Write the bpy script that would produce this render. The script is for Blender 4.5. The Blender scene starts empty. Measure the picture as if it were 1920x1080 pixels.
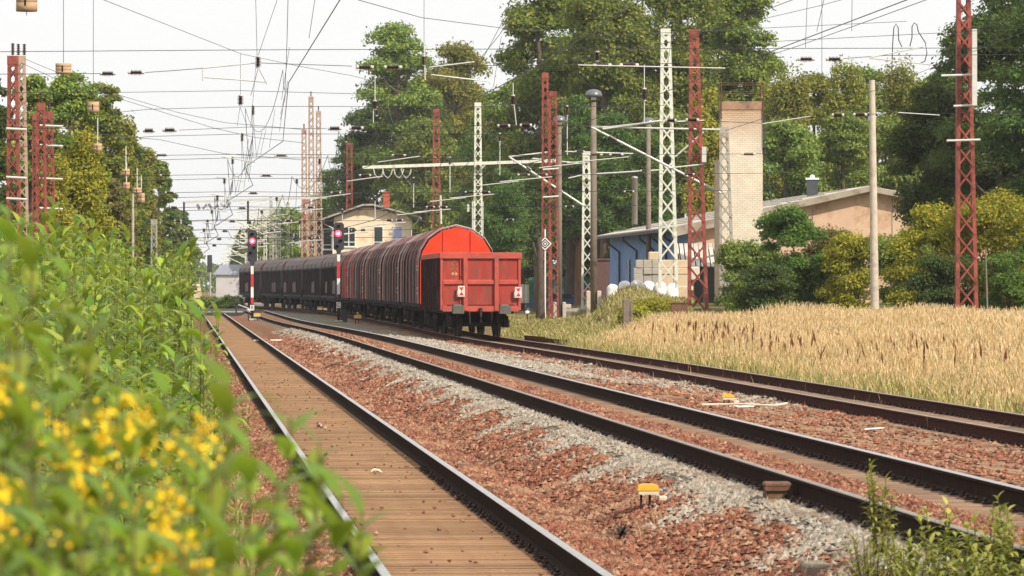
import bpy, math, random
import numpy as np
from mathutils import Vector, Matrix
R = math.radians
random.seed(7); rng = np.random.default_rng(7)
SC = bpy.context.scene
COL = SC.collection

# ------------------------------------------------------------------ camera
F = 8000.0                      # focal length in photo pixels (photo is 1920 wide)
CX, HZ, EYE = 960.0, 536.0, 1.96
cam = bpy.data.cameras.new("camera")
cam_o = bpy.data.objects.new("camera", cam); COL.objects.link(cam_o)
cam.sensor_width = 36.0; cam.lens = F/1920*36.0
cam.shift_y = -(540-HZ)/1920.0
cam.clip_start = 0.5; cam.clip_end = 6000
cam_o.location = (0, 0, EYE); cam_o.rotation_euler = (R(90), 0, 0)
cam.dof.use_dof = True; cam.dof.focus_distance = 105; cam.dof.aperture_fstop = 13.0
SC.camera = cam_o

# ------------------------------------------------------------------ light
SUN_EL, SUN_AZ = 40.0, 136.0
w = bpy.data.worlds.new("World"); SC.world = w; w.use_nodes = True
nt = w.node_tree; nt.nodes.clear()
sky = nt.nodes.new("ShaderNodeTexSky"); sky.sky_type = 'NISHITA'; sky.sun_disc = False
sky.sun_elevation = R(SUN_EL); sky.sun_rotation = R(SUN_AZ)
sky.air_density = 1.0; sky.dust_density = 3.0; sky.ozone_density = 1.0
mx = nt.nodes.new("ShaderNodeMix"); mx.data_type = 'RGBA'; mx.inputs[0].default_value = 0.84   # thin white overcast veil over the sky
mx.inputs[7].default_value = (11.4, 11.4, 11.3, 1)
bg = nt.nodes.new("ShaderNodeBackground"); bg.inputs[1].default_value = 0.1
ow = nt.nodes.new("ShaderNodeOutputWorld")
nt.links.new(sky.outputs[0], mx.inputs[6]); nt.links.new(mx.outputs[2], bg.inputs[0]); nt.links.new(bg.outputs[0], ow.inputs[0])
sl = bpy.data.lights.new("sun", 'SUN'); sl.energy = 5.0; sl.angle = R(0.6); sl.color = (1, 0.9, 0.76)
so = bpy.data.objects.new("sun", sl); COL.objects.link(so)
sd = Vector((math.sin(R(SUN_AZ))*math.cos(R(SUN_EL)), math.cos(R(SUN_AZ))*math.cos(R(SUN_EL)), math.sin(R(SUN_EL))))
so.rotation_euler = sd.to_track_quat('Z', 'Y').to_euler(); so.location = (60, -60, 90)
SC.view_settings.view_transform = 'Standard'; SC.view_settings.look = 'None'
SC.view_settings.exposure = 0.0; SC.view_settings.gamma = 1.0
SC.cycles.use_denoising = True
SC.cycles.max_bounces = 5; SC.cycles.diffuse_bounces = 3; SC.cycles.glossy_bounces = 2
SC.cycles.transmission_bounces = 3; SC.cycles.volume_bounces = 0; SC.cycles.transparent_max_bounces = 6
SC.cycles.caustics_reflective = False; SC.cycles.caustics_refractive = False

# ------------------------------------------------------------------ helpers
def P(px, py, Y): return ((px-CX)/F*Y, Y, EYE+(HZ-py)/F*Y)
def PX(px, Y): return (px-CX)/F*Y
def PZ(py, Y): return EYE+(HZ-py)/F*Y
ORG = {}
def link(name, data): 
    o = bpy.data.objects.new(name, data); COL.objects.link(o); return o
def tag(o, label=None, cat=None, group=None, kind=None):
    if label: o["label"] = label
    if cat: o["category"] = cat
    if group: o["group"] = group
    if kind: o["kind"] = kind
    return o
def thing(name, label, cat, loc, group=None):
    o = link(name, None); o.location = loc; o.empty_display_size = .3
    ORG[o.name] = np.array(loc, float)
    return tag(o, label, cat, group)
def copy_tree(root, loc, rz=None, label=None, group=None, scale=None):
    r = root.copy(); COL.objects.link(r); r.location = loc
    if rz is not None: r.rotation_euler = (0, 0, rz)
    if scale is not None: r.scale = (scale,)*3 if not hasattr(scale, '__len__') else scale
    if label: r["label"] = label
    if group: r["group"] = group
    for c in list(root.children):
        d = c.copy(); COL.objects.link(d); d.parent = r
        for e in list(c.children):
            g = e.copy(); COL.objects.link(g); g.parent = d
    return r
def np_mesh(name, V, Fq, mats, smooth=False, midx=None):
    """V (n,3), Fq (m,k) constant face size."""
    me = bpy.data.meshes.new(name)
    V = np.asarray(V, np.float32); Fq = np.asarray(Fq, np.int32)
    m, k = Fq.shape
    me.vertices.add(len(V)); me.vertices.foreach_set("co", V.ravel())
    me.loops.add(m*k); me.loops.foreach_set("vertex_index", Fq.ravel())
    me.polygons.add(m); me.polygons.foreach_set("loop_start", np.arange(m, dtype=np.int32)*k)
    if midx is not None: me.polygons.foreach_set("material_index", np.asarray(midx, np.int32))
    me.polygons.foreach_set("use_smooth", np.full(m, smooth))
    for mm in (mats if isinstance(mats, (list, tuple)) else [mats]): me.materials.append(mm)
    me.update(calc_edges=True); me.validate()
    return me
class MB:
    def __init__(s): s.v = []; s.f = []; s.mi = []; s.sm = []
    def add(s, vs, fs, mi=0, sm=False):
        b = len(s.v); s.v += [tuple(map(float, q)) for q in vs]
        for f in fs: s.f.append(tuple(b+i for i in f)); s.mi.append(mi); s.sm.append(sm)
        return s
    def box(s, x0, x1, y0, y1, z0, z1, mi=0):
        v = [(x0,y0,z0),(x1,y0,z0),(x1,y1,z0),(x0,y1,z0),(x0,y0,z1),(x1,y0,z1),(x1,y1,z1),(x0,y1,z1)]
        return s.add(v, [(0,3,2,1),(4,5,6,7),(0,1,5,4),(1,2,6,5),(2,3,7,6),(3,0,4,7)], mi)
    def cbox(s, x0, x1, y0, y1, z0, z1, c=.02, mi=0):
        """box with chamfered vertical and top edges"""
        def ring(k, z): return [(x0+k+c,y0+k,z),(x1-k-c,y0+k,z),(x1-k,y0+k+c,z),(x1-k,y1-k-c,z),(x1-k-c,y1-k,z),(x0+k+c,y1-k,z),(x0+k,y1-k-c,z),(x0+k,y0+k+c,z)]
        v = ring(0, z0)+ring(0, z1-c)+ring(c, z1); f = [tuple(range(7,-1,-1)), tuple(range(16,24))]
        for r in range(2):
            for i in range(8): j = (i+1) % 8; f.append((r*8+i, r*8+j, r*8+8+j, r*8+8+i))
        return s.add(v, f, mi)
    def bar(s, a, b, w, h=None, mi=0, up=(0,0,1)):
        h = h or w; a = Vector(a); b = Vector(b); d = (b-a).normalized(); u = Vector(up)
        if abs(d.dot(u)) > .97: u = Vector((0,1,0))
        x = d.cross(u).normalized(); y = x.cross(d).normalized(); v = []
        for p in (a, b):
            for sx, sy in ((-1,-1),(1,-1),(1,1),(-1,1)): v.append(p+x*(sx*w/2)+y*(sy*h/2))
        return s.add(v, [(0,1,2,3),(7,6,5,4),(0,4,5,1),(1,5,6,2),(2,6,7,3),(3,7,4,0)], mi)
    def tube(s, pts, r, n=6, mi=0, cap=True, sm=True):
        pts = [Vector(p) for p in pts]; rs = r if hasattr(r, '__len__') else [r]*len(pts)
        v = []; f = []; N = len(pts)
        d0 = (pts[-1]-pts[0]).normalized(); ref = Vector((0,0,1)) if abs(d0.z) < .9 else Vector((0,1,0))
        for i, p in enumerate(pts):
            d = (pts[min(i+1, N-1)]-pts[max(i-1, 0)]).normalized()
            x = d.cross(ref).normalized(); y = x.cross(d).normalized()
            for k in range(n):
                t = 2*math.pi*k/n; v.append(p+x*(rs[i]*math.cos(t))+y*(rs[i]*math.sin(t)))
        for i in range(N-1):
            for k in range(n):
                j = (k+1) % n; f.append((i*n+k, i*n+j, i*n+n+j, i*n+n+k))
        s.add(v, f, mi, sm)
        if cap:
            s.add(v[:n], [tuple(range(n-1,-1,-1))], mi); s.add(v[-n:], [tuple(range(n))], mi)
        return s
    def lathe(s, prof, c=(0,0,0), axis='Z', n=12, mi=0, sm=True):
        """prof list of (r, h)"""
        v = []; f = []; 
        for r, h in prof:
            for k in range(n):
                t = 2*math.pi*k/n; a, b = r*math.cos(t), r*math.sin(t)
                q = (a,b,h) if axis == 'Z' else ((h,a,b) if axis == 'X' else (b,h,a))
                v.append((c[0]+q[0], c[1]+q[1], c[2]+q[2]))
        N = len(prof)
        for i in range(N-1):
            for k in range(n):
                j = (k+1) % n; f.append((i*n+k, i*n+j, i*n+n+j, i*n+n+k))
        if prof[0][0] > 1e-4: f.append(tuple(range(n-1,-1,-1)))
        if prof[-1][0] > 1e-4: f.append(tuple((N-1)*n+k for k in range(n)))
        return s.add(v, f, mi, sm)
    def prism(s, poly, y0, y1, axis='Y', mi=0):
        """poly of (a,b): in XZ for axis Y, in YZ for axis X, in XY for axis Z"""
        n = len(poly)
        def q(a, b, t): return (a,t,b) if axis == 'Y' else ((t,a,b) if axis == 'X' else (a,b,t))
        v = [q(a,b,y0) for a,b in poly]+[q(a,b,y1) for a,b in poly]
        f = [tuple(range(n)), tuple(range(2*n-1, n-1, -1))]
        for i in range(n): j = (i+1) % n; f.append((i, n+i, n+j, j))
        return s.add(v, f, mi)
    def build(s, name, mats, parent=None, world=True):
        """vertices given in world space (world=True) are moved into the parent's space"""
        me = bpy.data.meshes.new(name)
        V = np.array(s.v, float).reshape(-1, 3)
        if parent is not None and world: V = V-root_org(parent)
        me.from_pydata(V.tolist(), [], s.f)
        for mm in (mats if isinstance(mats, (list, tuple)) else [mats]): me.materials.append(mm)
        me.polygons.foreach_set("material_index", s.mi); me.polygons.foreach_set("use_smooth", s.sm)
        import bmesh
        b = bmesh.new(); b.from_mesh(me); bmesh.ops.recalc_face_normals(b, faces=b.faces); b.to_mesh(me); b.free()
        me.update()
        o = link(name, me)
        if parent is not None: o.parent = parent
        return o
def root_org(p):
    o = np.zeros(3)
    while p is not None:
        if p.name in ORG: o = o+ORG[p.name]
        p = p.parent
    return o
def solo(mb, name, mat, loc, label, cat, group=None, kind=None):
    """thing that is one mesh with its origin at its base"""
    me = mb; o = me.build(name, mat); V = np.array([v.co[:] for v in o.data.vertices])-np.array(loc)
    o.data.vertices.foreach_set("co", V.astype(np.float32).ravel()); o.location = loc; o.data.update()
    ORG[o.name] = np.array(loc, float)
    return tag(o, label, cat, group, kind)
def text_mesh(txt, size, mat, name, parent, loc, rot=(R(90),0,0), extrude=.003):
    c = bpy.data.curves.new("t", 'FONT'); c.body = txt; c.size = size; c.align_x = 'CENTER'; c.align_y = 'CENTER'; c.extrude = extrude
    t = link("t", c); bpy.context.view_layer.update()
    me = bpy.data.meshes.new_from_object(t.evaluated_get(bpy.context.evaluated_depsgraph_get()))
    bpy.data.objects.remove(t); me.materials.clear(); me.materials.append(mat)
    o = link(name, me); o.parent = parent; o.location = loc; o.rotation_euler = rot
    return o

# ------------------------------------------------------------------ materials
def _n(nt, t, **kw):
    n = nt.nodes.new(t)
    for k, v in kw.items(): setattr(n, k, v)
    return n
def ramp(nt, fac, stops, interp='LINEAR'):
    r = _n(nt, "ShaderNodeValToRGB"); cr = r.color_ramp; cr.interpolation = interp
    while len(cr.elements) > 1: cr.elements.remove(cr.elements[0])
    cr.elements[0].position = stops[0][0]; cr.elements[0].color = (*stops[0][1], 1)
    for p, c in stops[1:]:
        e = cr.elements.new(p); e.color = (*c, 1)
    if fac is not None: nt.links.new(fac, r.inputs[0])
    return r.outputs[0]
def noise(nt, vec, scale, detail=4, rough=.55):
    n = _n(nt, "ShaderNodeTexNoise"); n.inputs["Scale"].default_value = scale; n.inputs["Detail"].default_value = detail
    n.inputs["Roughness"].default_value = rough
    if vec is not None: nt.links.new(vec, n.inputs["Vector"])
    return n.outputs[0]
def math_n(nt, op, a, b=None, clamp=False):
    m = _n(nt, "ShaderNodeMath", operation=op); m.use_clamp = clamp
    for i, q in enumerate((a, b)):
        if q is None: continue
        if isinstance(q, (int, float)): m.inputs[i].default_value = q
        else: nt.links.new(q, m.inputs[i])
    return m.outputs[0]
def mixc(nt, fac, a, b, mode='MIX'):
    m = _n(nt, "ShaderNodeMix", data_type='RGBA', blend_type=mode)
    for i, q in ((0, fac), (6, a), (7, b)):
        if isinstance(q, (int, float)): m.inputs[i].default_value = q
        elif isinstance(q, tuple): m.inputs[i].default_value = (*q[:3], 1)
        else: nt.links.new(q, m.inputs[i])
    return m.outputs[2]
MATS = {}
def newmat(name):
    m = bpy.data.materials.new(name); m.use_nodes = True; nt = m.node_tree
    b = nt.nodes["Principled BSDF"]; return m, nt, b
def M(name, c, var=.25, scale=3.0, rough=.75, bump=.0, bscale=25, metal=0.0, c2=None, c2amt=.5, c2scale=1.2, stretch=None, spec=.3):
    """painted / weathered surface: base colour, tonal noise, a second stain colour"""
    m, nt, b = newmat(name)
    tc = _n(nt, "ShaderNodeTexCoord"); v = tc.outputs["Object"]
    if stretch:
        mp = _n(nt, "ShaderNodeMapping"); mp.inputs["Scale"].default_value = stretch; nt.links.new(v, mp.inputs[0]); v = mp.outputs[0]
    f = noise(nt, v, scale, 5, .65)
    lo = tuple(x*(1-var) for x in c); hi = tuple(min(1, x*(1+var)) for x in c)
    col = ramp(nt, f, [(.3, lo), (.7, hi)])
    if c2:
        f2 = ramp(nt, noise(nt, v, c2scale, 6, .7), [(.62-.35*c2amt, (0,0,0)), (.72-.2*c2amt, (1,1,1))])
        col = mixc(nt, f2, col, tuple(c2))
    nt.links.new(col, b.inputs["Base Color"])
    b.inputs["Roughness"].default_value = rough; b.inputs["Metallic"].default_value = metal
    b.inputs["Specular IOR Level"].default_value = spec
    if bump:
        bp = _n(nt, "ShaderNodeBump"); bp.inputs["Strength"].default_value = bump; bp.inputs["Distance"].default_value = .02
        nt.links.new(noise(nt, v, bscale, 5, .6), bp.inputs["Height"]); nt.links.new(bp.outputs[0], b.inputs["Normal"])
    MATS[name] = m; return m
def leafmat(name, cols, transl=.35, rough=.55):
    m, nt, b = newmat(name)
    g = _n(nt, "ShaderNodeNewGeometry")
    oi = _n(nt, "ShaderNodeObjectInfo")
    n = len(cols)
    c = ramp(nt, g.outputs["Random Per Island"], [((i+.5)/n, q) for i, q in enumerate(cols)])
    hs = _n(nt, "ShaderNodeHueSaturation")
    nt.links.new(math_n(nt, 'ADD', math_n(nt, 'MULTIPLY', oi.outputs["Random"], .03), .485), hs.inputs["Hue"])
    nt.links.new(math_n(nt, 'ADD', math_n(nt, 'MULTIPLY', oi.outputs["Random"], .4), .8), hs.inputs["Value"])
    nt.links.new(c, hs.inputs["Color"]); c = hs.outputs[0]
    nt.links.new(c, b.inputs["Base Color"]); b.inputs["Roughness"].default_value = rough; b.inputs["Specular IOR Level"].default_value = .25
    t = _n(nt, "ShaderNodeBsdfTranslucent"); nt.links.new(mixc(nt, .5, c, (.32,.36,.03), 'MIX'), t.inputs[0])
    ms = _n(nt, "ShaderNodeMixShader"); ms.inputs[0].default_value = transl
    nt.links.new(b.outputs[0], ms.inputs[1]); nt.links.new(t.outputs[0], ms.inputs[2])
    nt.links.new(ms.outputs[0], nt.nodes["Material Output"].inputs[0])
    MATS[name] = m; return m
def islmat(name, cols, rough=.9, patch=None):
    m, nt, b = newmat(name); g = _n(nt, "ShaderNodeNewGeometry"); n = len(cols)
    c = ramp(nt, g.outputs["Random Per Island"], [((i+.5)/n, q) for i, q in enumerate(cols)])
    if patch:   # dust and oil stains with a shape of their own
        f = noise(nt, g.outputs["Position"], .55, 5, .65); f2 = noise(nt, g.outputs["Position"], 1.7, 4, .6)
        c = mixc(nt, ramp(nt, f, [(.50, (0,0,0)), (.66, (.75,.75,.75))]), c, patch[0]); c = mixc(nt, ramp(nt, f2, [(.52, (0,0,0)), (.70, (.8,.8,.8))]), c, patch[1])
    nt.links.new(c, b.inputs["Base Color"]); b.inputs["Roughness"].default_value = rough; b.inputs["Specular IOR Level"].default_value = .15
    MATS[name] = m; return m
def emit(name, c, s):
    m, nt, b = newmat(name); b.inputs["Base Color"].default_value = (*c,1); b.inputs["Emission Color"].default_value = (*c,1); b.inputs["Emission Strength"].default_value = s; return m

red_paint = M("red_mast_paint", (.30,.075,.055), .3, 2, .7, c2=(.16,.045,.03), c2amt=.5, c2scale=2.5)
white_paint = M("white_mast_paint", (.66,.67,.58), .12, 2, .6, c2=(.40,.37,.28), c2amt=.25, c2scale=2)
grey_paint = M("grey_mast_paint", (.40,.38,.33), .2, 2, .7, c2=(.24,.17,.12), c2amt=.35, c2scale=2)
tan_paint = M("tan_mast_paint", (.46,.33,.24), .2, 2, .7, c2=(.28,.12,.08), c2amt=.4, c2scale=2)
galv = M("galvanised_tube", (.60,.60,.56), .12, 4, .45, metal=.2)
wire_m = M("wire_metal", (.06,.06,.06), .1, 4, .5, metal=.5)
porc = M("brown_porcelain", (.05,.025,.02), .2, 8, .25, spec=.5)
capm = M("insulator_cap", (.55,.52,.48), .1, 8, .5)
conc = M("concrete", (.42,.38,.32), .18, 6, .9, .3, 40, c2=(.25,.22,.17), c2amt=.35)
dark_conc = M("weathered_pole_concrete", (.20,.16,.125), .2, 4, .9, .2, 30)
pale_conc = M("pale_pole_concrete", (.55,.47,.38), .15, 5, .9, .2, 30, c2=(.35,.29,.22), c2amt=.3)
rail_side = M("rail_rust", (.030,.016,.012), .35, 8, .85, .25, 60, spec=.06)
rail_rusty = M("rail_rust_warm", (.060,.021,.016), .35, 8, .85, .25, 60, spec=.06)
rail_top = M("rail_polished", (.55,.53,.5), .2, 10, .32, metal=.9)
rail_dull = M("rail_dull_top", (.30,.25,.21), .3, 10, .5, metal=.5)

# ------------------------------------------------------------------ terrain
SL = .0775
def sstep(x, a, b):
    t = np.clip((np.asarray(x, float)-a)/(b-a), 0, 1); return t*t*(3-2*t)
def e2(Y): return .36-.30*sstep(Y, 120, 260)          # second track lies higher near the camera
def t1x(Y): return 2.124-.0769*Y
def t2x(Y): return 5.92-.0781*Y
def t3x(Y):
    Y = np.asarray(Y, float); d = np.maximum(Y-272, 0); return 11.7-.078*Y-.00030*d*d-.5*np.exp(-((Y-163)/33)**2)
def gz(X, Y):
    X = np.asarray(X, float); Y = np.asarray(Y, float); u = X+SL*Y
    us = [-1000, -.2, .5, 1.05, 1.30, 1.46, 2.82, 2.98, 3.3, 3.7]; zs = [-.12, -.15, -.24, -.185, -.158, -.180, -.180, -.158, -.165, -.22]
    base = np.interp(u, us+[14, 16, 1000], zs+[-.22, -.1, -.05])
    k = e2(Y)-.2
    t2 = np.interp(u, [3.7, 4.6, 5.0, 6.9, 7.3, 9.5, 10.3, 13.0, 13.8], [0, 1, 1.0, 1.0, .95, .25, .0, .0, 0])
    mid = np.interp(u, [3.7, 4.8, 7.2, 9.6, 13.2, 14.5], [-.22, 0, 0, -.135, -.135, -.1])
    mid = mid+np.interp(u, [5.0, 5.08, 5.2, 5.3, 5.45, 5.95, 6.12, 6.6, 6.75, 6.85], [0, .045, 0, .02, .07, .06, 0, 0, .045, 0])
    inn = (u > 3.7) & (u < 14.5)
    z = np.where(inn, mid+k*t2*np.where(u < 9.6, 1, 0), base)
    rise = 1.15*sstep(Y, 168, 196)*sstep(X, 3.2, 6.8)*(1-sstep(Y, 420, 600))
    md = ((X-5.2)/1.7)**2+((Y-206)/13.0)**2
    z = z+rise+1.0*np.exp(-md*1.1)
    z = z+(.02*np.sin(X*2.1+Y*.7)+.015*np.sin(X*5.3-Y*1.1))*((u < .4)|(u > 7.5))
    return z
def gzf(X, Y): return float(gz(X, Y))

us = np.concatenate([[-900,-600,-400,-250,-150,-100,-70,-50,-38,-30], np.arange(-25,-8,1.5), np.arange(-8,.8,.3), np.arange(.8,7.4,.07), np.arange(7.4,26,.3), np.arange(26,60,2), [65,75,90,110,150,220,320,500,700,1000]])
ys = np.concatenate([np.arange(-40,20,5), np.arange(20,70,1.0), np.arange(70,320,2.5), np.arange(320,700,15), [720,800,900,1050,1250,1500,1900,2500,3400,4500]])
U, YY = np.meshgrid(us, ys); XX = U-SL*YY; ZZ = gz(XX, YY)
nx, ny = len(us), len(ys); idx = np.arange(nx*ny).reshape(ny, nx)
Fq = np.stack([idx[:-1,:-1], idx[:-1,1:], idx[1:,1:], idx[1:,:-1]], -1).reshape(-1, 4)

def ground_mat():
    m, nt, b = newmat("ballast_and_earth"); g = _n(nt, "ShaderNodeNewGeometry"); pos = g.outputs["Position"]
    sx = _n(nt, "ShaderNodeSeparateXYZ"); nt.links.new(pos, sx.inputs[0])
    u = math_n(nt, 'ADD', sx.outputs[0], math_n(nt, 'MULTIPLY', sx.outputs[1], SL))
    n1 = noise(nt, pos, .9, 5, .65); n2 = noise(nt, pos, 4, 5, .6); n3 = noise(nt, pos, 26, 4, .7); n0 = noise(nt, pos, .25, 4, .6)
    un = math_n(nt, 'ADD', u, math_n(nt, 'MULTIPLY', math_n(nt, 'SUBTRACT', n1, .5), .9))
    t = math_n(nt, 'DIVIDE', math_n(nt, 'ADD', un, 10), 40)
    def q(x): return (x+10)/40
    soil = (.13,.085,.05); red = (.25,.095,.055); sand = (.42,.27,.17); grey = (.30,.27,.225); grey2 = (.20,.175,.145); green = (.14,.14,.05); dry = (.33,.24,.12)
    col = ramp(nt, t, [(q(-6), green), (q(-.6), soil), (q(.15), dry), (q(.6), red), (q(4.3), red), (q(4.55), grey2), (q(5.1), grey2), (q(5.3), red), (q(6.7), red),
                       (q(7.0), red), (q(10.5), red), (q(10.8), (.24,.17,.13)), (q(12.4), (.24,.17,.13)), (q(13.0), dry), (q(14), (.24,.19,.08)), (q(17), dry), (q(26), green)])
    # sandy fines over the red stone, grey stone drift beside the third track
    inb = math_n(nt, 'MULTIPLY', math_n(nt, 'GREATER_THAN', u, 6.9), math_n(nt, 'LESS_THAN', u, 10.9))
    sandf = math_n(nt, 'MULTIPLY', ramp(nt, n1, [(.36, (0,0,0)), (.54, (1,1,1))]), math_n(nt, 'ADD', math_n(nt, 'MULTIPLY', inb, .9), .3))
    track = math_n(nt, 'MULTIPLY', math_n(nt, 'GREATER_THAN', u, .4), math_n(nt, 'LESS_THAN', u, 12.9))
    col = mixc(nt, math_n(nt, 'MULTIPLY', sandf, track), col, sand)
    gy = math_n(nt, 'MULTIPLY', math_n(nt, 'GREATER_THAN', un, 7.3), math_n(nt, 'LESS_THAN', un, 9.6))
    far = ramp(nt, math_n(nt, 'DIVIDE', math_n(nt, 'ADD', sx.outputs[1], math_n(nt, 'MULTIPLY', n0, 60)), 300), [(.36, (0,0,0)), (.42, (1,1,1))])
    col = mixc(nt, math_n(nt, 'MULTIPLY', gy, far), col, grey)
    bed = math_n(nt, 'MULTIPLY', math_n(nt, 'GREATER_THAN', u, 1.42), math_n(nt, 'LESS_THAN', u, 2.88))
    col = mixc(nt, bed, col, (.13,.07,.04))
    # moss and grass tint far along the track
    ms = math_n(nt, 'MULTIPLY', ramp(nt, n0, [(.5, (0,0,0)), (.65, (1,1,1))]), ramp(nt, math_n(nt, 'DIVIDE', sx.outputs[1], 400), [(.3, (0,0,0)), (.55, (1,1,1))]))
    col = mixc(nt, math_n(nt, 'MULTIPLY', ms, .7), col, (.20,.19,.07))
    vor = _n(nt, "ShaderNodeTexVoronoi"); vor.inputs["Scale"].default_value = 15; nt.links.new(pos, vor.inputs["Vector"])
    hs = _n(nt, "ShaderNodeSeparateColor"); nt.links.new(vor.outputs["Color"], hs.inputs[0])
    fac = math_n(nt, 'ADD', math_n(nt, 'MULTIPLY', hs.outputs[0], .75), .5)
    fac = math_n(nt, 'MULTIPLY', fac, math_n(nt, 'ADD', math_n(nt, 'MULTIPLY', n2, .7), .65))
    mlt = _n(nt, "ShaderNodeMix", data_type='RGBA', blend_type='MULTIPLY'); mlt.inputs[0].default_value = 1
    cc = _n(nt, "ShaderNodeCombineColor")
    for i in range(3): nt.links.new(fac, cc.inputs[i])
    nt.links.new(col, mlt.inputs[6]); nt.links.new(cc.outputs[0], mlt.inputs[7])
    nt.links.new(mlt.outputs[2], b.inputs["Base Color"]); b.inputs["Roughness"].default_value = .95; b.inputs["Specular IOR Level"].default_value = .1
    bp = _n(nt, "ShaderNodeBump"); bp.inputs["Strength"].default_value = .9; bp.inputs["Distance"].default_value = .05
    nt.links.new(math_n(nt, 'SUBTRACT', n3, math_n(nt, 'MULTIPLY', vor.outputs["Distance"], 1.2)), bp.inputs["Height"]); nt.links.new(bp.outputs[0], b.inputs["Normal"])
    return m
gm = ground_mat()
go = link("ground", np_mesh("ground", np.stack([XX, YY, ZZ], -1).reshape(-1, 3), Fq, gm, True)); tag(go, "red ballast, grey gravel and earth of the railway yard", None, None, "structure")

# ------------------------------------------------------------------ tracks
RP = [(-.075,0),(-.075,.012),(-.012,.03),(-.009,.125),(-.036,.14),(-.036,.166),(-.03,.172),(.03,.172),(.036,.166),(.036,.14),(.009,.125),(.012,.03),(.075,.012),(.075,0)]
def rail_obj(path, top, off, mside, mtop, parent, name="rail"):
    """path: X(Y); top: Z(Y) of the rail head"""
    mb = MB(); n = len(RP); v = []; f = []; mi = []
    Ys = path[1]; 
    for i, Y in enumerate(Ys):
        x = float(path[0](Y))+off; z = float(top(Y))-.172
        for a, h in RP: v.append((x+a, Y, z+h))
    for i in range(len(Ys)-1):
        for k in range(n-1):
            f.append((i*n+k, i*n+k+1, i*n+n+k+1, i*n+n+k)); mi.append(1 if 5 <= k <= 7 else 0)
    f.append(tuple(range(n))); mi.append(0)
    mb.v = v; mb.f = f; mb.mi = mi; mb.sm = [False]*len(f)
    return mb.build(name, [mside, mtop], parent)
tie_tan = M("sandy_tie", (.37,.225,.125), .3, 1.5, .95, .6, 30, spec=.08, c2=(.23,.125,.07), c2amt=.5, c2scale=2.2, stretch=(1,6,6))
tie_dk = M("weathered_tie", (.22,.135,.085), .3, 2, .9, .4, 30, c2=(.30,.2,.13), c2amt=.5, stretch=(1,6,6))
def per_tie(m, amt):
    nt = m.node_tree; b = nt.nodes["Principled BSDF"]; l = b.inputs["Base Color"].links[0].from_socket
    oi = _n(nt, "ShaderNodeObjectInfo"); g = _n(nt, "ShaderNodeNewGeometry")
    r_ = math_n(nt, 'FRACT', math_n(nt, 'ADD', oi.outputs["Random"], math_n(nt, 'MULTIPLY', g.outputs["Random Per Island"], 3.7)))
    f = math_n(nt, 'ADD', math_n(nt, 'MULTIPLY', r_, amt), 1-amt*.6); cc = _n(nt, "ShaderNodeCombineColor")
    for i in range(3): nt.links.new(f, cc.inputs[i])
    nt.links.new(mixc(nt, 1.0, l, cc.outputs[0], 'MULTIPLY'), b.inputs["Base Color"])
per_tie(tie_tan, .42); per_tie(tie_dk, .4)
clip_m = M("clip_steel", (.05,.03,.025), .3, 10, .7, metal=.3)
def tie_mesh(length, wd, mat, seed):
    rg = random.Random(seed); mb = MB()
    L = length/2; mb.cbox(-L, L, -wd/2, wd/2, -.2, 0, .012)
    for s in (-1, 1):
        for q in (-1, 1):
            x = s*.753+q*.105; mb.box(x-.03, x+.03, -.05, .05, -.002, .022+.006*rg.random(), 1)
            mb.lathe([(.014,.02),(.014,.05),(.004,.055)], (x, 0, 0), n=6, mi=1)
    return mb
def make_track(name, label, fx, top, Y0, Y1, pitch, wd, length, tmat, mside, mtop, group=None):
    root = thing(name, label, "railway track", (float(fx(Y0)), Y0, float(top(Y0))-.37))
    Ys = list(np.arange(Y0, Y1+.1, 3.0))
    rail_obj((fx, Ys), top, -.753, mside, rail_dull if fx is t2x else mtop, root); rail_obj((fx, Ys), top, .753, mside, mtop, root)
    protos = []
    for sd in range(3):
        me = tie_mesh(length, wd, tmat, sd).build("tie_proto", [tmat, clip_m]); protos.append(me.data); bpy.data.objects.remove(me)
    n = int((Y1-Y0)/pitch); rest_v = []; rest_f = []; rest_mi = []
    org = ORG[root.name]
    for i in range(n):
        Y = Y0+pitch*(i+.5); x = float(fx(Y))+random.uniform(-.03,.03); z = float(top(Y))-.174
        if i < 100:
            o = link("sleeper", random.choice(protos)); o.parent = root
            o.location = (x-org[0], Y-org[1]+random.uniform(-.03,.03)*pitch/.6, z-org[2]+random.uniform(-.006,.001)); o.rotation_euler = (0, 0, R(-4.4)*0+R(random.uniform(-1.3,1.3)))
        else:
            b = len(rest_v); h = wd/2; L = length/2
            rest_v += [(x-L,Y-h,z),(x+L,Y-h,z),(x+L,Y+h,z),(x-L,Y+h,z),(x-L,Y-h,z-.1),(x+L,Y-h,z-.1),(x+L,Y+h,z-.1),(x-L,Y+h,z-.1)]
            rest_f += [(b,b+1,b+2,b+3),(b,b+4,b+5,b+1),(b+1,b+5,b+6,b+2),(b+2,b+6,b+7,b+3),(b+3,b+7,b+4,b)]
    V = np.array(rest_v)-org
    ro = link("sleepers", np_mesh("sleepers", V, rest_f, [tmat])); ro.parent = root; ro["kind"] = "stuff"
    return root
Z0 = lambda Y: 0.0
Z3 = lambda Y: .06
make_track("railway_track", "straight railway track with bright polished rails and sandy close-laid sleepers beside the goldenrod", t1x, Z0, 24, 420, .26, .205, 2.0, tie_tan, rail_side, rail_top)
make_track("railway_track", "railway track with dark rails between two red ballast beds, grey gravel along one side", t2x, e2, 24, 330, .40, .22, 2.1, tie_dk, rail_side, rail_top)
make_track("railway_track", "rusty railway track that the freight train stands on, next to the tall dry grass", t3x, Z3, 50, 424, .42, .24, 2.1, tie_dk, rail_rusty, rail_dull)
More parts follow.
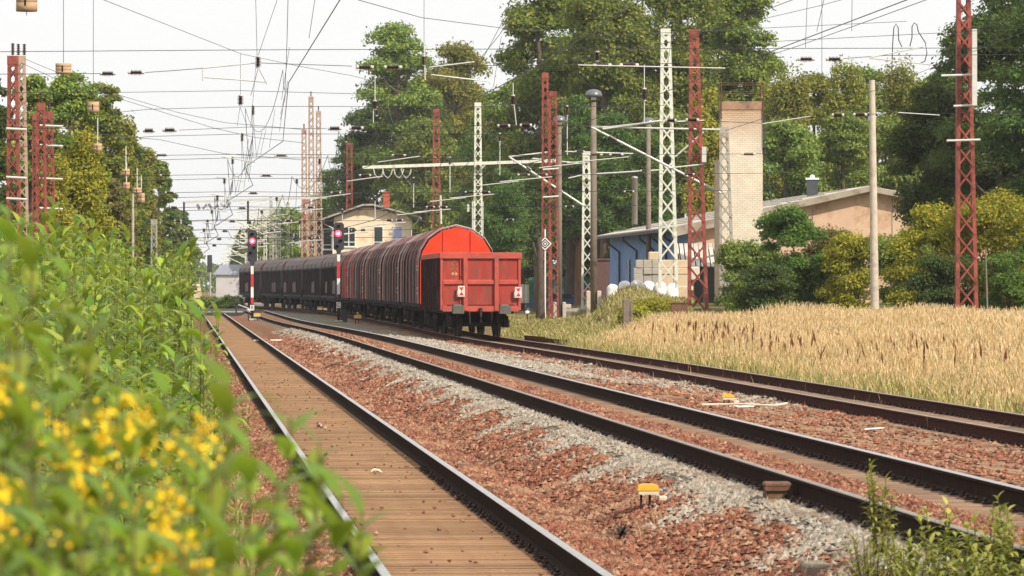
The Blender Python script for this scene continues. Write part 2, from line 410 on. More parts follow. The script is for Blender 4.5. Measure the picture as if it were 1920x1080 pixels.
# short disused siding rail in the grass
mb = MB()
for k in range(2): mb.bar((PX(985,156+4*k), 158+4*k, .0+.0), (PX(1062,152+4*k), 149+4*k, .0), .07, .15)
solo(mb, "disused_rail", rail_rusty, (2.0, 154, -.1), "two short rusty rails left lying in the grass behind the red wagon", "rail")

# ------------------------------------------------------------------ freight train
wag_red = M("wagon_red", (.38,.055,.042), .3, 1.3, .75, .2, 20, spec=.12, c2=(.22,.07,.055), c2amt=.5, c2scale=1.8, stretch=(1.6,1,.5))
wag_red2 = M("wagon_red_ribs", (.44,.08,.06), .2, 2, .6, c2=(.28,.08,.06), c2amt=.3)
wag_side = M("wagon_dirt_shade_side", (.055,.025,.022), .4, 2, .8, c2=(.12,.06,.05), c2amt=.25, stretch=(1,3,.6))  # dirt, with the shaded side's darkness also put into the colour
und_m = M("underframe_black", (.022,.020,.020), .4, 3, .85, c2=(.05,.04,.035), c2amt=.3)
buf_m = M("buffer_grey", (.10,.105,.09), .2, 6, .6)
wheel_m = M("wheel_steel", (.035,.025,.022), .3, 6, .6, metal=.4)
bright_red = M("bright_red_end_wall", (.80,.055,.022), .16, 1.2, .7, spec=.15, c2=(.7,.07,.04), c2amt=.3)
hoop_m = M("hoop_dusty", (.34,.27,.255), .2, 2, .85, spec=.1, c2=(.2,.13,.12), c2amt=.4, stretch=(1,1,.5))
hoop_r = M("hoop_maroon", (.30,.13,.12), .25, 2, .85, spec=.1, c2=(.18,.09,.085), c2amt=.4, stretch=(1,1,.5))
hoop_d = M("hoop_dark", (.13,.10,.10), .25, 2, .85, spec=.1, c2=(.22,.18,.17), c2amt=.35, stretch=(1,1,.5))
tarp_r = M("tarp_red", (.50,.045,.03), .3, 1.2, .8, spec=.1, c2=(.10,.045,.04), c2amt=.45)
tarp_g = M("tarp_grey", (.06,.048,.046), .35, 1.2, .85, spec=.1, c2=(.12,.10,.095), c2amt=.4)
tarp_v = M("tarp_maroon", (.10,.035,.033), .35, 1.2, .85, spec=.1, c2=(.05,.03,.03), c2amt=.45)
van_m = M("van_brown", (.045,.030,.032), .3, 1.5, .85, spec=.08, c2=(.028,.022,.024), c2amt=.45, stretch=(1,.8,.4))
van_rf = M("van_roof", (.17,.13,.12), .3, 1.2, .7, c2=(.10,.07,.065), c2amt=.45)
van_pl = M("van_worn_panel", (.22,.155,.145), .35, 6, .75, c2=(.06,.04,.04), c2amt=.5, c2scale=4, stretch=(1,3,.3))
white_m = M("white_lettering", (.78,.76,.72), .06, 8, .6)
sign_red = M("sign_red", (.55,.03,.03), .1, 8, .5)
yel_m = M("yellow_lettering", (.72,.55,.25), .1, 8, .6)

def underframe(r, L, mf=und_m):
    m = MB()
    m.box(-1.25,1.25,.62,.86,.88,1.2)
    m.box(-1.25,1.25,L-.86,L-.62,.88,1.2)
    for s in (-1,1): m.box(s*1.15-.08,s*1.15+.08,.86,L-.86,.86,1.16); m.box(s*.35-.07,s*.35+.07,.86,L-.86,.9,1.14)
    for y in np.arange(2.5, L-2, 2.2): m.box(-1.07,1.07,y-.06,y+.06,.92,1.1)
    m.box(-.9,.9,L*.42,L*.5,.5,.9); m.lathe([(.0,-.6),(.2,-.55),(.2,.55),(0,.6)], (.55,L*.6,.62), 'Y', 10)
    m.build("underframe", mf, r, False)
    for y0, sg in ((.62,-1),(L-.62,1)):
        for s in (-1,1):
            b = MB(); x = s*.875
            b.lathe([(.11,0),(.11,.3*sg),(.085,.3*sg),(.085,.5*sg)], (x,y0,1.04), 'Y', 10)
            y1 = y0+.5*sg; y2 = y0+.6*sg
            b.cbox(x-.225,x+.225,min(y1,y2),max(y1,y2),.87,1.21,.05)
            b.build("buffer", buf_m, r, False)
        c = MB(); c.tube([(0,y0,1.0),(0,y0+.25*sg,1.0),(0,y0+.33*sg,.8),(0,y0+.3*sg,.55)], .04, 6); c.box(-.06,.06,min(y0,y0+.2*sg),max(y0,y0+.2*sg),.92,1.08)
        for s in (-1,1): c.tube([(s*.4,y0,.95),(s*.42,y0+.18*sg,.85),(s*.4,y0+.2*sg,.5)], .03, 6)
        c.build("coupling", und_m, r, False)
    for yc in (2.5, L-2.5):
        b = MB()
        for s in (-1,1):
            b.prism([(yc-1.5,.62),(yc-1.3,.78),(yc-.5,.72),(yc-.4,.56),(yc+.4,.56),(yc+.5,.72),(yc+1.3,.78),(yc+1.5,.62),(yc+1.25,.36),(yc+1.0,.5),(yc-1.0,.5),(yc-1.25,.36)], s*1.02-.06, s*1.02+.06, 'X')
            for q in (-.9,.9): b.cbox(s*1.02-.13,s*1.02+.13,yc+q-.15,yc+q+.15,.34,.62,.03)
            for k in (-.12,.12): b.lathe([(.09,.5),(.09,.84)], (s*1.02,yc+k,0), n=8)
        b.box(-1,1,yc-.2,yc+.2,.55,.88)
        bo = b.build("bogie", und_m, r, False)
        for q in (-.9,.9):
            wz = MB(); 
            wz.lathe([(.075,-.72),(.075,.72)], (0,yc+q,.46), 'X', 8)
            for s in (-1,1): wz.lathe([(.1,s*.60),(.42,s*.66),(.49,s*.68),(.49,s*.705),(.46,s*.72),(.455,s*.80),(.38,s*.80),(.34,s*.76),(.15,s*.76),(.12,s*.80),(.0,s*.80)], (0,yc+q,.46), 'X', 20)
            wo = wz.build("wheelset", wheel_m, bo, False)
def place_wagon(r, Y0, L):
    xa, xb = float(t3x(Y0+2.5)), float(t3x(Y0+L-2.5)); ang = math.atan2(-(xb-xa), L-5)
    d = Vector((math.sin(-ang), math.cos(ang)))
    r.location = (xa-2.5*d.x, Y0+2.5-2.5*d.y, .06); r.rotation_euler = (0,0,ang)
# -- open wagon
L = 13.6
r = thing("open_wagon", "red open freight wagon closing the train, white and red tail plates on its end wall", "freight wagon", (0,0,0))
underframe(r, L)
b = MB(); W = 1.47; y0 = .62; y1 = L-.62; top = 3.14; bot = 1.0
b.box(-W+.06,W-.06,y0,y0+.06,bot,top-.2,0)
b.box(-W+.06,W-.06,y1-.06,y1,bot,top-.2,0)
for s in (-1,1): b.box(s*(W-.06)-.03,s*(W-.06)+.03,y0,y1,bot,top-.15,1)
b.box(-W+.06,W-.06,y0,y1,bot,bot+.08,1)
b.build("body", [wag_red, wag_side], r, False)
c = MB(); 
for q in (y0-.09, y1-.04): c.cbox(-W-.06,W+.06,q,q+.14,top-.22,top,.02)
for s in (-1,1): c.cbox(s*W-.08,s*W+.08,y0+.05,y1-.05,top-.2,top-.003,.02)
c.build("top_rail", wag_red2, r, False)
for x in (-.56,.60):
    q = MB(); q.prism([(x-.085,y0-.002),(x-.075,y0-.12),(x+.075,y0-.12),(x+.085,y0-.002)], bot-.02, top-.22, 'Z'); q.build("end_post", wag_red2, r, False)
q = MB()
for xa, xb in ((-W+.08,-.65),(-.47,.51),(.69,W-.08)):
    q.prism([(y0-.002,1.93),(y0-.075,1.97),(y0-.075,2.09),(y0-.002,2.13)], xa, xb, 'X')
q.build("end_belt", wag_red2, r, False)
for s in (-1,1):
    q = MB(); q.cbox(s*(W-.02)-.05,s*(W-.02)+.05,y0-.05,y0+.09,bot,top-.22,.015); q.build("corner_post", wag_red2, r, False)
for s in (-1,1):
    for k in range(9):
        y = y0+1.35*(k+.8); 
        q = MB(); q.box(min(s*(W-.03),s*(W+.09)),max(s*(W-.03),s*(W+.09)),y-.07,y+.07,bot-.02,top-.2); q.build("side_rib", wag_side, r, False)
q = MB(); q.box(-W+.06,W-.06,y0-.075,y0-.005,.95,1.16); q.build("headstock", wag_red2, r, False)
q = MB()
for z in (1.45,1.78,2.28): q.tube([(-.72,y0-.01,z),(-.72,y0-.1,z),(-.60,y0-.13,z)], .018, 6)
q.tube([(-.75,y0-.04,1.1),(-.75,y0-.04,2.9)], .02, 6); q.tube([(-1.38,y0-.06,1.3),(-1.38,y0-.09,1.7),(-1.38,y0-.06,2.1)], .015, 6)
q.build("ladder", wag_red2, r, False)
q = MB()
for z in (2.68, 2.49):   # two triangles and a ring
    for a, bb in (((-1.08,z),(-.98,z+.17)),((-.98,z+.17),(-.88,z)),((-.88,z),(-1.08,z))): q.bar((a[0],y0-.004,a[1]),(bb[0],y0-.004,bb[1]),.035,.004)
rg = [(-.97+.085*math.cos(t),y0-.004,2.35+.085*math.sin(t)) for t in np.linspace(0,2*math.pi,17)]
for i in range(16): q.bar(rg[i], rg[i+1], .032, .004)
q.bar((-1.0,y0-.004,2.31),(-1.0,y0-.004,2.40),.02,.004); q.bar((-.94,y0-.004,2.31),(-.94,y0-.004,2.40),.02,.004); q.bar((-1.0,y0-.004,2.39),(-.94,y0-.004,2.39),.02,.004)
q.build("stencilled_mark", yel_m, r, False)
for x, z in ((-.72,1.70),(1.40,1.66)):
    q = MB(); q.cbox(x-.13,x+.13,y0-.17,y0-.155,z-.2,z+.2,.01)
    po = q.build("tail_plate", M("tail_plate_white", (.62,.57,.52), .15, 6, .7), r, False)
    t = MB(); t.prism([(x-.09,z+.15),(x+.09,z+.15),(x,z+.01)], y0-.176, y0-.171); t.prism([(x-.09,z-.15),(x+.09,z-.15),(x,z-.01)], y0-.176, y0-.171)
    t.build("red_triangles", sign_red, po, False)
    h = MB(); h.tube([(x-.15,y0-.1,z-.22),(x-.15,y0-.16,z-.02),(x,y0-.165,z+.2)], .014, 5); h.build("plate_hook", white_m, po, False)
place_wagon(r, 158.0, L)

# -- hooded tarpaulin wagons
ARCH = [(-1.5,1.18),(-1.5,2.2),(-1.49,2.95),(-1.40,3.32),(-1.12,3.78),(-.62,4.14),(0,4.30),(.62,4.14),(1.12,3.78),(1.40,3.32),(1.49,2.95),(1.5,2.2),(1.5,1.18)]
def hooded(label, Y0, L, hoops, tarps, endm):
    r = thing("hooded_wagon", label, "freight wagon", (0,0,0), "hooded wagons of the freight train")
    underframe(r, L)
    y0, y1 = .66, L-.66
    for q0 in (y0, y1-.1):
        e = MB(); e.prism([(a*.985,h-.02) for a,h in ARCH], q0, q0+.1); eo = e.build("end_wall", endm, r, False)
        f = MB()
        for x in (-.5,.62):
            z1 = np.interp(x, [a for a,h in ARCH[3:10]], [h for a,h in ARCH[3:10]])-.03
            f.box(x-.05,x+.05,*((q0-.06,q0-.003) if q0 == y0 else (q0+.103,q0+.16)),1.2,z1)
        f.build("end_rib", endm, eo, False)
    k = len(tarps); edges = np.linspace(y0+.12, y1-.12, k+1)
    for i, tm in enumerate(tarps):
        a0, a1 = edges[i], edges[i+1]; t = MB(); nseg = max(4, int((a1-a0)/.75)); v = []; f = []
        for j in range(nseg+1):
            y = a0+(a1-a0)*j/nseg; sc = 1.0+(.006 if j % 2 else -.006)
            for a, h in ARCH: v.append((a*sc, y, 1.18+(h-1.18)*(1+(sc-1)*.6)))
        m = len(ARCH)
        for j in range(nseg):
            for q in range(m-1): f.append((j*m+q, j*m+q+1, j*m+m+q+1, j*m+m+q))
        t.add(v, f, 0, False); t.build("tarpaulin", tm, r, False)
    for hi_, (y, wd) in enumerate(hoops):
        wd *= 1.5
        if y+wd > y1-.02: wd = y1-.02-y
        hh = MB(); n = len(ARCH); v = []; f = []
        for sc, yy in ((1.022,y),(1.04,y+wd*.15),(1.04,y+wd*.85),(1.022,y+wd)):
            for a, h in ARCH: v.append((a*sc, yy, 1.1+(h-1.1)*(1+(sc-1)*.8)))
        for j in range(3):
            for q in range(n-1): f.append((j*n+q, j*n+q+1, j*n+n+q+1, j*n+n+q))
        hh.add(v, f); hh.build("hoop", (hoop_m, hoop_r, hoop_d, hoop_m, hoop_d, hoop_r)[(hi_*hi_+int(Y0)) % 6] if 0 < hi_ < len(hoops)-1 else hoop_m, r, False)
    s = MB()
    for sg in (-1,1):
        for y in np.arange(1.6, L-1.4, 1.25): s.tube([(sg*1.5,y,1.16),(sg*1.52,y,.98)], .03, 5); 
        s.box(sg*1.46-.05,sg*1.46+.05,y0+.1,y1-.1,1.02,1.17)
    s.build("sill", und_m, r, False)
    for sg in (-1,1):   # worn white marks on the tarpaulin edge
        mk = MB()
        for y in (1.15, 1.2): 
            for z in (1.55, 1.75, 2.5, 2.65): mk.box(sg*1.57-.004,sg*1.57+.004,y,y+.3,z,z+.1)
        mk.build("white_stencil", white_m, r, False)
    place_wagon(r, Y0, L); return r
hd = dict(hoops=[(.7,.5),(1.9,.35),(4.8,.4),(8.0,.4),(11.2,.4),(14.4,.4),(17.0,.35),(18.3,.55)])
hooded("hooded wagon next to the open wagon, bright red arched end wall and dusty grey hoops", 172.2, 19.6, [(.7,.55),(2.6,.4),(5.6,.45),(8.9,.5),(12.2,.45),(15.4,.5),(18.2,.6)], [tarp_r,tarp_g,tarp_v,tarp_g,tarp_v], bright_red)
hooded("second hooded wagon from the open wagon, maroon and grey tarpaulin", 193.1, 19.6, [(.7,.55),(3.4,.5),(6.6,.4),(9.8,.5),(13.0,.4),(16.0,.5),(18.2,.6)], [tarp_v,tarp_v,tarp_g,tarp_g,tarp_v], tarp_v)
hooded("middle one of the five hooded wagons, mostly grey tarpaulin", 214.0, 19.6, [(.7,.55),(3.0,.4),(6.4,.5),(9.8,.4),(13.2,.5),(16.2,.4),(18.2,.6)], [tarp_v,tarp_g,tarp_g,tarp_g], tarp_v)
hooded("fourth hooded wagon from the open wagon, dark tarpaulin between grey hoops", 234.9, 19.6, [(.7,.55),(3.6,.4),(7.0,.5),(10.4,.4),(14.0,.4),(18.0,.6)], [tarp_g,tarp_v,tarp_g,tarp_r], tarp_v)
hooded("hooded wagon coupled to the dark vans, with a red stretch of tarpaulin", 255.8, 19.6, [(.7,.55),(4.6,.5),(9.2,.45),(14.0,.5),(18.2,.6)], [tarp_r,tarp_r,tarp_v,tarp_v], tarp_v)

# -- sliding wall vans
VROOF = [(-1.48,3.15),(-1.42,3.5),(-1.15,3.86),(-.6,4.12),(0,4.2),(.6,4.12),(1.15,3.86),(1.42,3.5),(1.48,3.15)]
def van(label, Y0, L, worn):
    r = thing("sliding_wall_van", label, "freight wagon", (0,0,0), "dark vans of the freight train")
    underframe(r, L); y0, y1 = .66, L-.66; n = 4; w = (y1-y0)/n
    for q0 in (y0, y1-.08):
        e = MB(); e.prism([(-1.46,1.15)]+[(a*.985,h-.02) for a,h in VROOF]+[(1.46,1.15)], q0, q0+.08); e.build("end_wall", van_m, r, False)
    for s in (-1,1):
        for k in range(n):
            d = MB(); a0 = y0+w*k+.05; a1 = y0+w*(k+1)-.05
            d.box(min(s*1.40,s*1.5),max(s*1.40,s*1.5),a0,a1,1.2,3.12,0)
            for j in range(1, 6): 
                y = a0+(a1-a0)*j/6; d.box(min(s*1.503,s*1.53),max(s*1.503,s*1.53),y-.03,y+.03,1.25,3.05,0)
            do = d.build("sliding_wall", van_m, r, False)
            if s < 0 and k in worn:
                p = MB()
                for (b0, b1) in worn[k]: 
                    for jj in range(5):
                        f0 = b0+(b1-b0)*jj/5; f1 = f0+(b1-b0)/5*.8
                        p.box(s*1.545,s*1.535,a0+f0*(a1-a0),a0+f1*(a1-a0),1.35+random.uniform(0,.1),2.12+random.uniform(0,.15))
                p.build("worn_panel", van_pl, do, False)
    t = MB(); m = len(VROOF); ns = 24; v = []; f = []
    for j in range(ns+1):
        y = y0-.05+(y1-y0+.1)*j/ns
        for a, h in VROOF: v.append((a*1.02, y, h+.012))
    for j in range(ns):
        for q in range(m-1): f.append((j*m+q, j*m+q+1, j*m+m+q+1, j*m+m+q))
    t.add(v, f, 0, False)
    for k in range(n+1):
        y = y0+w*k
        for i in range(m-1): t.bar((VROOF[i][0]*1.025,y,VROOF[i][1]+.02),(VROOF[i+1][0]*1.025,y,VROOF[i+1][1]+.02),.12,.05)
    t.build("roof", van_rf, r, False)
    g = MB()
    for s in (-1,1): g.box(s*1.5-.06,s*1.5+.06,y0,y1,3.1,3.2); g.box(s*1.5-.06,s*1.5+.06,y0,y1,1.06,1.2)
    for s in (-1,1):
        for k in range(n+1):
            y = y0+w*k; g.box(s*1.48-.07,s*1.48+.07,max(y0,y-.06),min(y1,y+.06),1.2,3.1)
    g.build("frame", und_m, r, False)
    place_wagon(r, Y0, L); return r
van("dark brown van coupled to the last hooded wagon", 276.6, 23.2, {0:[(.1,.9)], 2:[(.3,.8)]})
van("dark van behind the signal marked C, worn pale panel low on its wall", 300.8, 23.2, {1:[(.2,.9)]})
van("dark van in the middle of the dark vans, two worn pale door panels", 325.0, 23.2, {1:[(.15,.5),(.55,.9)], 3:[(.3,.9)]})
van("dark van second from the head of the visible train, worn reddish panels", 349.2, 23.2, {1:[(.1,.5),(.6,.9)]})
van("dark van at the far end of the train, half hidden by the first red signal", 373.4, 23.2, {2:[(.2,.8)]})

# ------------------------------------------------------------------ buildings
plaster = M("tan_plaster", (.62,.43,.30), .10, .8, .9, .1, 20, c2=(.44,.26,.16), c2amt=.35, c2scale=.7)
plaster2 = M("house_plaster", (.80,.66,.48), .10, 1, .9, .1, 20, c2=(.6,.43,.27), c2amt=.3, c2scale=1)
blue_wall = M("blue_wall", (.19,.32,.58), .12, 1, .85, c2=(.15,.25,.47), c2amt=.35)
shaded_bay_wall = M("shaded_bay_wall", (.05,.055,.075), .3, 3, .8, stretch=(1,1,4))  # shadow on the recessed bay is put into this dark wall colour
roof_m = M("fibre_cement_roof", (.56,.52,.46), .15, 1, .9, c2=(.44,.39,.33), c2amt=.4, stretch=(.3,1,1))
fascia = M("concrete_fascia", (.36,.31,.25), .18, 1.5, .9, c2=(.2,.16,.12), c2amt=.35)
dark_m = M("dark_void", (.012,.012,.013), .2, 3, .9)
gutter = M("gutter_dark", (.06,.065,.08), .2, 5, .6)
pvc = M("white_frame", (.75,.75,.72), .05, 5, .4)
m, nt, bb = newmat("window_glass"); bb.inputs["Base Color"].default_value = (.03,.035,.035,1); bb.inputs["Roughness"].default_value = .08; bb.inputs["Specular IOR Level"].default_value = .6; glass = m
curtain = M("pale_blue_blind", (.42,.47,.66), .06, 4, .8)
def brick_mat():
    m, nt, b = newmat("pale_brick"); tc = _n(nt, "ShaderNodeTexCoord"); sx = _n(nt, "ShaderNodeSeparateXYZ"); nt.links.new(tc.outputs["Object"], sx.inputs[0])
    cb = _n(nt, "ShaderNodeCombineXYZ"); nt.links.new(math_n(nt, 'ADD', sx.outputs[0], sx.outputs[1]), cb.inputs[0]); nt.links.new(sx.outputs[2], cb.inputs[1])
    br = _n(nt, "ShaderNodeTexBrick"); br.inputs["Scale"].default_value = 1; br.inputs["Brick Width"].default_value = .26; br.inputs["Row Height"].default_value = .10
    br.inputs["Mortar Size"].default_value = .012; br.inputs["Color1"].default_value = (.84,.75,.61,1); br.inputs["Color2"].default_value = (.77,.66,.51,1); br.inputs["Mortar"].default_value = (.55,.46,.36,1)
    nt.links.new(cb.outputs[0], br.inputs["Vector"])
    f = ramp(nt, noise(nt, tc.outputs["Object"], .8, 5, .6), [(.35, (.8,.8,.8)), (.65, (1,1,1))])
    ztop = ramp(nt, math_n(nt, 'DIVIDE', sx.outputs[2], 12), [(.70, (1,1,1)), (.86, (.70,.52,.40))])   # smoke stained towards the mouth
    c = mixc(nt, 1.0, mixc(nt, 1.0, br.outputs[0], f, 'MULTIPLY'), ztop, 'MULTIPLY')
    nt.links.new(c, b.inputs["Base Color"]); b.inputs["Roughness"].default_value = .9
    bp = _n(nt, "ShaderNodeBump"); bp.inputs["Strength"].default_value = .4; bp.inputs["Distance"].default_value = .01; bp.invert = True
    nt.links.new(br.outputs["Fac"], bp.inputs["Height"]); nt.links.new(bp.outputs[0], b.inputs["Normal"]); return m
brick = brick_mat()
rbrick = M("red_brick", (.42,.09,.045), .3, 12, .9)

# storehouse, long side parallel to the tracks
r = thing("storehouse", "low tan and blue storehouse with a shallow roof and dark downpipes", "building", (19, 232, .9))
Yb = 272; sh = lambda x, Y: x-SL*(Y-230)
EL, PKX, PKZ, EZ, RX, RZ = 9.5, 19.2, 7.05, 5.0, 29.5, 5.1
b = MB(); b.add([(EL,230,.3),(RX,230,.3),(RX,230,RZ),(PKX,230,PKZ),(EL,230,EZ)], [(0,1,2,3,4)])
b.add([(RX,230,.3),(sh(RX,Yb),Yb,.3),(sh(RX,Yb),Yb,RZ),(RX,230,RZ)], [(0,1,2,3)]); b.add([(sh(EL,Yb),Yb,.3),(sh(RX,Yb),Yb,.3),(sh(RX,Yb),Yb,RZ),(sh(PKX,Yb),Yb,PKZ),(sh(EL,Yb),Yb,EZ)], [(4,3,2,1,0)])
b.build("gable_wall", plaster, r)
b = MB(); b.add([(EL,230.0,.3),(sh(EL,Yb),Yb,.3),(sh(EL,Yb),Yb,EZ),(EL,230.0,EZ)], [(0,1,2,3)]); b.build("blue_side_wall", blue_wall, r)
b = MB()
def slab(p, q, t=.12, fy=229.4, by=Yb+.5):
    for_v = [(p[0],fy,p[1]),(q[0],fy,q[1]),(sh(q[0],by),by,q[1]),(sh(p[0],by),by,p[1])]
    b.add([(x,y,z+t) for x,y,z in for_v]+for_v, [(0,1,2,3),(7,6,5,4),(0,4,5,1),(1,5,6,2),(2,6,7,3),(3,7,4,0)])
slab((EL-.9,EZ+.02),(PKX,PKZ+.18)); slab((PKX+.003,PKZ+.17),(RX+.6,RZ+.1))
for k in range(1, 9):   # seams of the roof sheets
    t = k/9; b.bar((EL-.9+(PKX-EL+.9)*t,229.4,EZ+.16+(PKZ-EZ+.16)*t),(sh(EL-.9+(PKX-EL+.9)*t,Yb),Yb,EZ+.16+(PKZ-EZ+.16)*t),.1,.06)
b.build("roof", roof_m, r)
b = MB(); f0 = .5
b.add([(EL-.9,229.36,EZ+.1),(PKX,229.36,PKZ+.26),(PKX,229.36,PKZ-.02),(EL-.9,229.36,EZ-.42),(EL-.9,229.39,EZ+.1),(PKX,229.39,PKZ+.26),(PKX,229.39,PKZ-.02),(EL-.9,229.39,EZ-.42)], [(0,1,2,3),(7,6,5,4),(0,4,5,1),(3,2,6,7),(0,3,7,4)])
b.add([(PKX+.004,229.36,PKZ+.26),(RX+.6,229.36,RZ+.2),(RX+.6,229.36,RZ-.06),(PKX+.004,229.36,PKZ-.02),(PKX+.004,229.39,PKZ+.26),(RX+.6,229.39,RZ+.2),(RX+.6,229.39,RZ-.06),(PKX+.004,229.39,PKZ-.02)], [(0,1,2,3),(7,6,5,4),(0,4,5,1),(3,2,6,7)])
b.build("fascia", fascia, r)
b = MB(); b.bar((EL-.95,229.4,EZ-.02),(sh(EL-.95,Yb),Yb,EZ-.02),.16,.16); go2 = b.build("gutter", gutter, r)
for Y in (233.5,239.5,246,255,265):
    x = sh(EL,Y); q = MB(); q.tube([(x-.92,Y,EZ-.1),(x-.9,Y,EZ-.35),(x-.12,Y,EZ-.95),(x-.12,Y,.9)], .07, 6); q.build("downpipe", gutter, r)
for Y, w_ in ((250,2.0),(260,1.0)):
    x = sh(EL,Y); q = MB(); q.box(x-.06,x+.02,Y-w_/2,Y+w_/2,.9,3.4); wo = q.build("window", M("green_white_door_%d" % Y, (.16,.26,.14), .3, 4, .6), r)
    q = MB(); 
    for yy in (Y-w_/2,Y+w_/2): q.box(x-.1,x-.065,yy-.06,yy+.06,.9,3.46)
    q.box(x-.1,x-.065,Y-w_/2,Y+w_/2,3.46,3.58); q.build("window_frame", pvc, wo)
q = MB(); q.lathe([(.17,5.6),(.17,8.3),(.19,8.3),(.19,8.4),(.0,8.45)], (PX(1190,252),252,0), n=12); q.build("flue", M("flue_metal", (.45,.42,.38), .15, 5, .5, metal=.4), r)
q = MB(); Yv = 240; xv = PX(1523,Yv); zb = PZ(352,Yv); q.box(xv-.3,xv+.3,Yv-.3,Yv+.3,zb-.5,zb+.45,0); q.box(xv-.36,xv+.36,Yv-.36,Yv+.36,zb+.45,zb+.55,1); q.lathe([(.16,zb+.55),(.12,zb+.7),(0,zb+.75)], (xv,Yv,0), n=10, mi=1); q.build("roof_vent", [gutter, white_m], r)
q = MB()
for x in (12.6, 16.2, 20.5): q.bar((x,229.985,.9),(x,229.985,5.4+ (x-12.6)*.2),.05,.02)
q.build("wall_crack_joint", fascia, r)
# chimney
Yc = 222.5; xa, xb = PX(1351,Yc), PX(1428,Yc); zt = PZ(192,Yc)
r = thing("brick_chimney", "square pale brick chimney with an iron railing on top", "chimney", ((xa+xb)/2, Yc, .9))
b = MB(); b.box(xa,xb,Yc-1.05,Yc+1.05,.5,zt-.42); b.build("shaft", brick, r)
b = MB(); b.box(xa-.04,xb+.04,Yc-1.09,Yc+1.09,zt-.417,zt-.02); b.box(xa+.1,xb-.1,Yc-.95,Yc+.95,zt-.02,zt+.02)
b.build("cap", M("stained_cap", (.36,.22,.14), .2, 4, .9, c2=(.2,.12,.08), c2amt=.35), r)
b = MB(); zz = PZ(481,Yc); b.box(xa-.12,xb+.25,Yc-1.3,Yc+1.2,zz-.2,zz); b.box(xa-.05,xb+.15,Yc-1.25,Yc+1.25,.4,zz-.203); b.build("plinth", conc, r)
b = MB()
for x in (xa-.02, xb+.02): b.tube([(x,Yc-1.12,zt-.9),(x,Yc-1.12,zt+.98)], .035, 6); b.tube([(x,Yc+1.12,zt-.9),(x,Yc+1.12,zt+.98)], .03, 6)
for z in (zt+.5, zt+.95):
    for y in (Yc-1.12,Yc+1.12): b.tube([(xa-.02,y,z),(xb+.02,y,z)], .022, 5)
    for x in (xa-.02,xb+.02): b.tube([(x,Yc-1.12,z),(x,Yc+1.12,z)], .022, 5)
b.build("railing", M("rail_iron", (.12,.05,.035), .2, 6, .7), r)
b = MB(); b.tube([(xb+.06,Yc-1.14,zt-.6),(xb+.05,Yc-1.14,zt-2.2),(xb+.3,Yc-1.2,zt-3.6),(xb+.42,Yc-1.2,zt-5.2)], .025, 5); b.build("cable", gutter, r)
# lean-to beside the gable
Yl = 226.5
r = thing("lean_to", "open lean-to of pale slats with a dark inside, between the blue wall and the chimney", "shed", (PX(1310,Yl), Yl, 1))
xl, xr = PX(1272,Yl), PX(1346,Yl)
b = MB(); za, zb = PZ(456,Yl), PZ(500,Yl)
for k in range(9):
    x = xl+(xr-xl)*k/8; b.bar((x,229.6,za),(x-.02,225.6,zb),.2,.05)
b.build("slat_roof", roof_m, r)
b = MB(); b.box(xl,xr,229.3,229.5,.9,za-.3); b.box(xl-.06,xl,226,229.3,.9,za-.6); b.build("inside_shade", dark_m, r)  # near-black boards carry the shade under the slats in their colour
for k in range(4):
    x = xl+.15+(xr-xl-.3)*k/3; q = MB(); q.bar((x,225.7,.9),(x,225.7,zb-.03),.1); q.build("post", tan_paint, r)
q = MB(); q.bar((PX(1268,224),224,PZ(497,224)),(PX(1342,224),224,PZ(478,224)),.1,.1); solo(q, "white_boom", white_m, (PX(1300,224),224,PZ(497,224)), "slanting white boom resting in front of the lean-to", "pole")

# house beyond the train
Yh = 400
def hx(px): return PX(px, Yh)
r = thing("track_house", "cream gabled house with white windows standing beyond the dark vans", "house", (hx(695), Yh+4, 0))
b = MB(); 
b.add([(hx(626),Yh,0),(hx(768),Yh,0),(hx(768),Yh,PZ(409,Yh)),(hx(690),Yh,PZ(388,Yh)),(hx(626),Yh,PZ(408,Yh))], [(0,1,2,3,4)])
b.add([(hx(768),Yh,0),(hx(768),Yh+9,0),(hx(768),Yh+9,PZ(409,Yh)),(hx(768),Yh,PZ(409,Yh))], [(0,1,2,3)]); b.add([(hx(626),Yh+9,0),(hx(626),Yh,0),(hx(626),Yh,PZ(408,Yh)),(hx(626),Yh+9,PZ(408,Yh))], [(0,1,2,3)])
b.build("wall", plaster2, r)
b = MB(); b.box(hx(590),hx(625.9),Yh+1.2,Yh+9,0,PZ(415,Yh)); b.build("side_bay", shaded_bay_wall, r)
b = MB()
pts = [(hx(581),PZ(421,Yh)),(hx(680),PZ(386,Yh)),(hx(700),PZ(385.5,Yh)),(hx(786),PZ(408,Yh))]
for i in range(3):
    (a, za), (c, zc) = pts[i], pts[i+1]; t = .16
    for_v = [(a,Yh-.8,za),(c,Yh-.8,zc),(c,Yh+10,zc),(a,Yh+10,za)]
    b.add([(x,y,z+t) for x,y,z in for_v]+for_v, [(0,1,2,3),(7,6,5,4),(0,4,5,1),(1,5,6,2),(2,6,7,3),(3,7,4,0)])
ro = b.build("roof", M("house_roof", (.36,.34,.30), .2, 2, .8, c2=(.24,.21,.18), c2amt=.4), r)
q = MB(); q.box(hx(716),hx(728),Yh+4,Yh+4.8,PZ(389,Yh),PZ(360,Yh)); q.box(hx(715),hx(729),Yh+3.95,Yh+4.85,PZ(360,Yh),PZ(357.5,Yh)); q.build("chimney_stack", rbrick, ro)
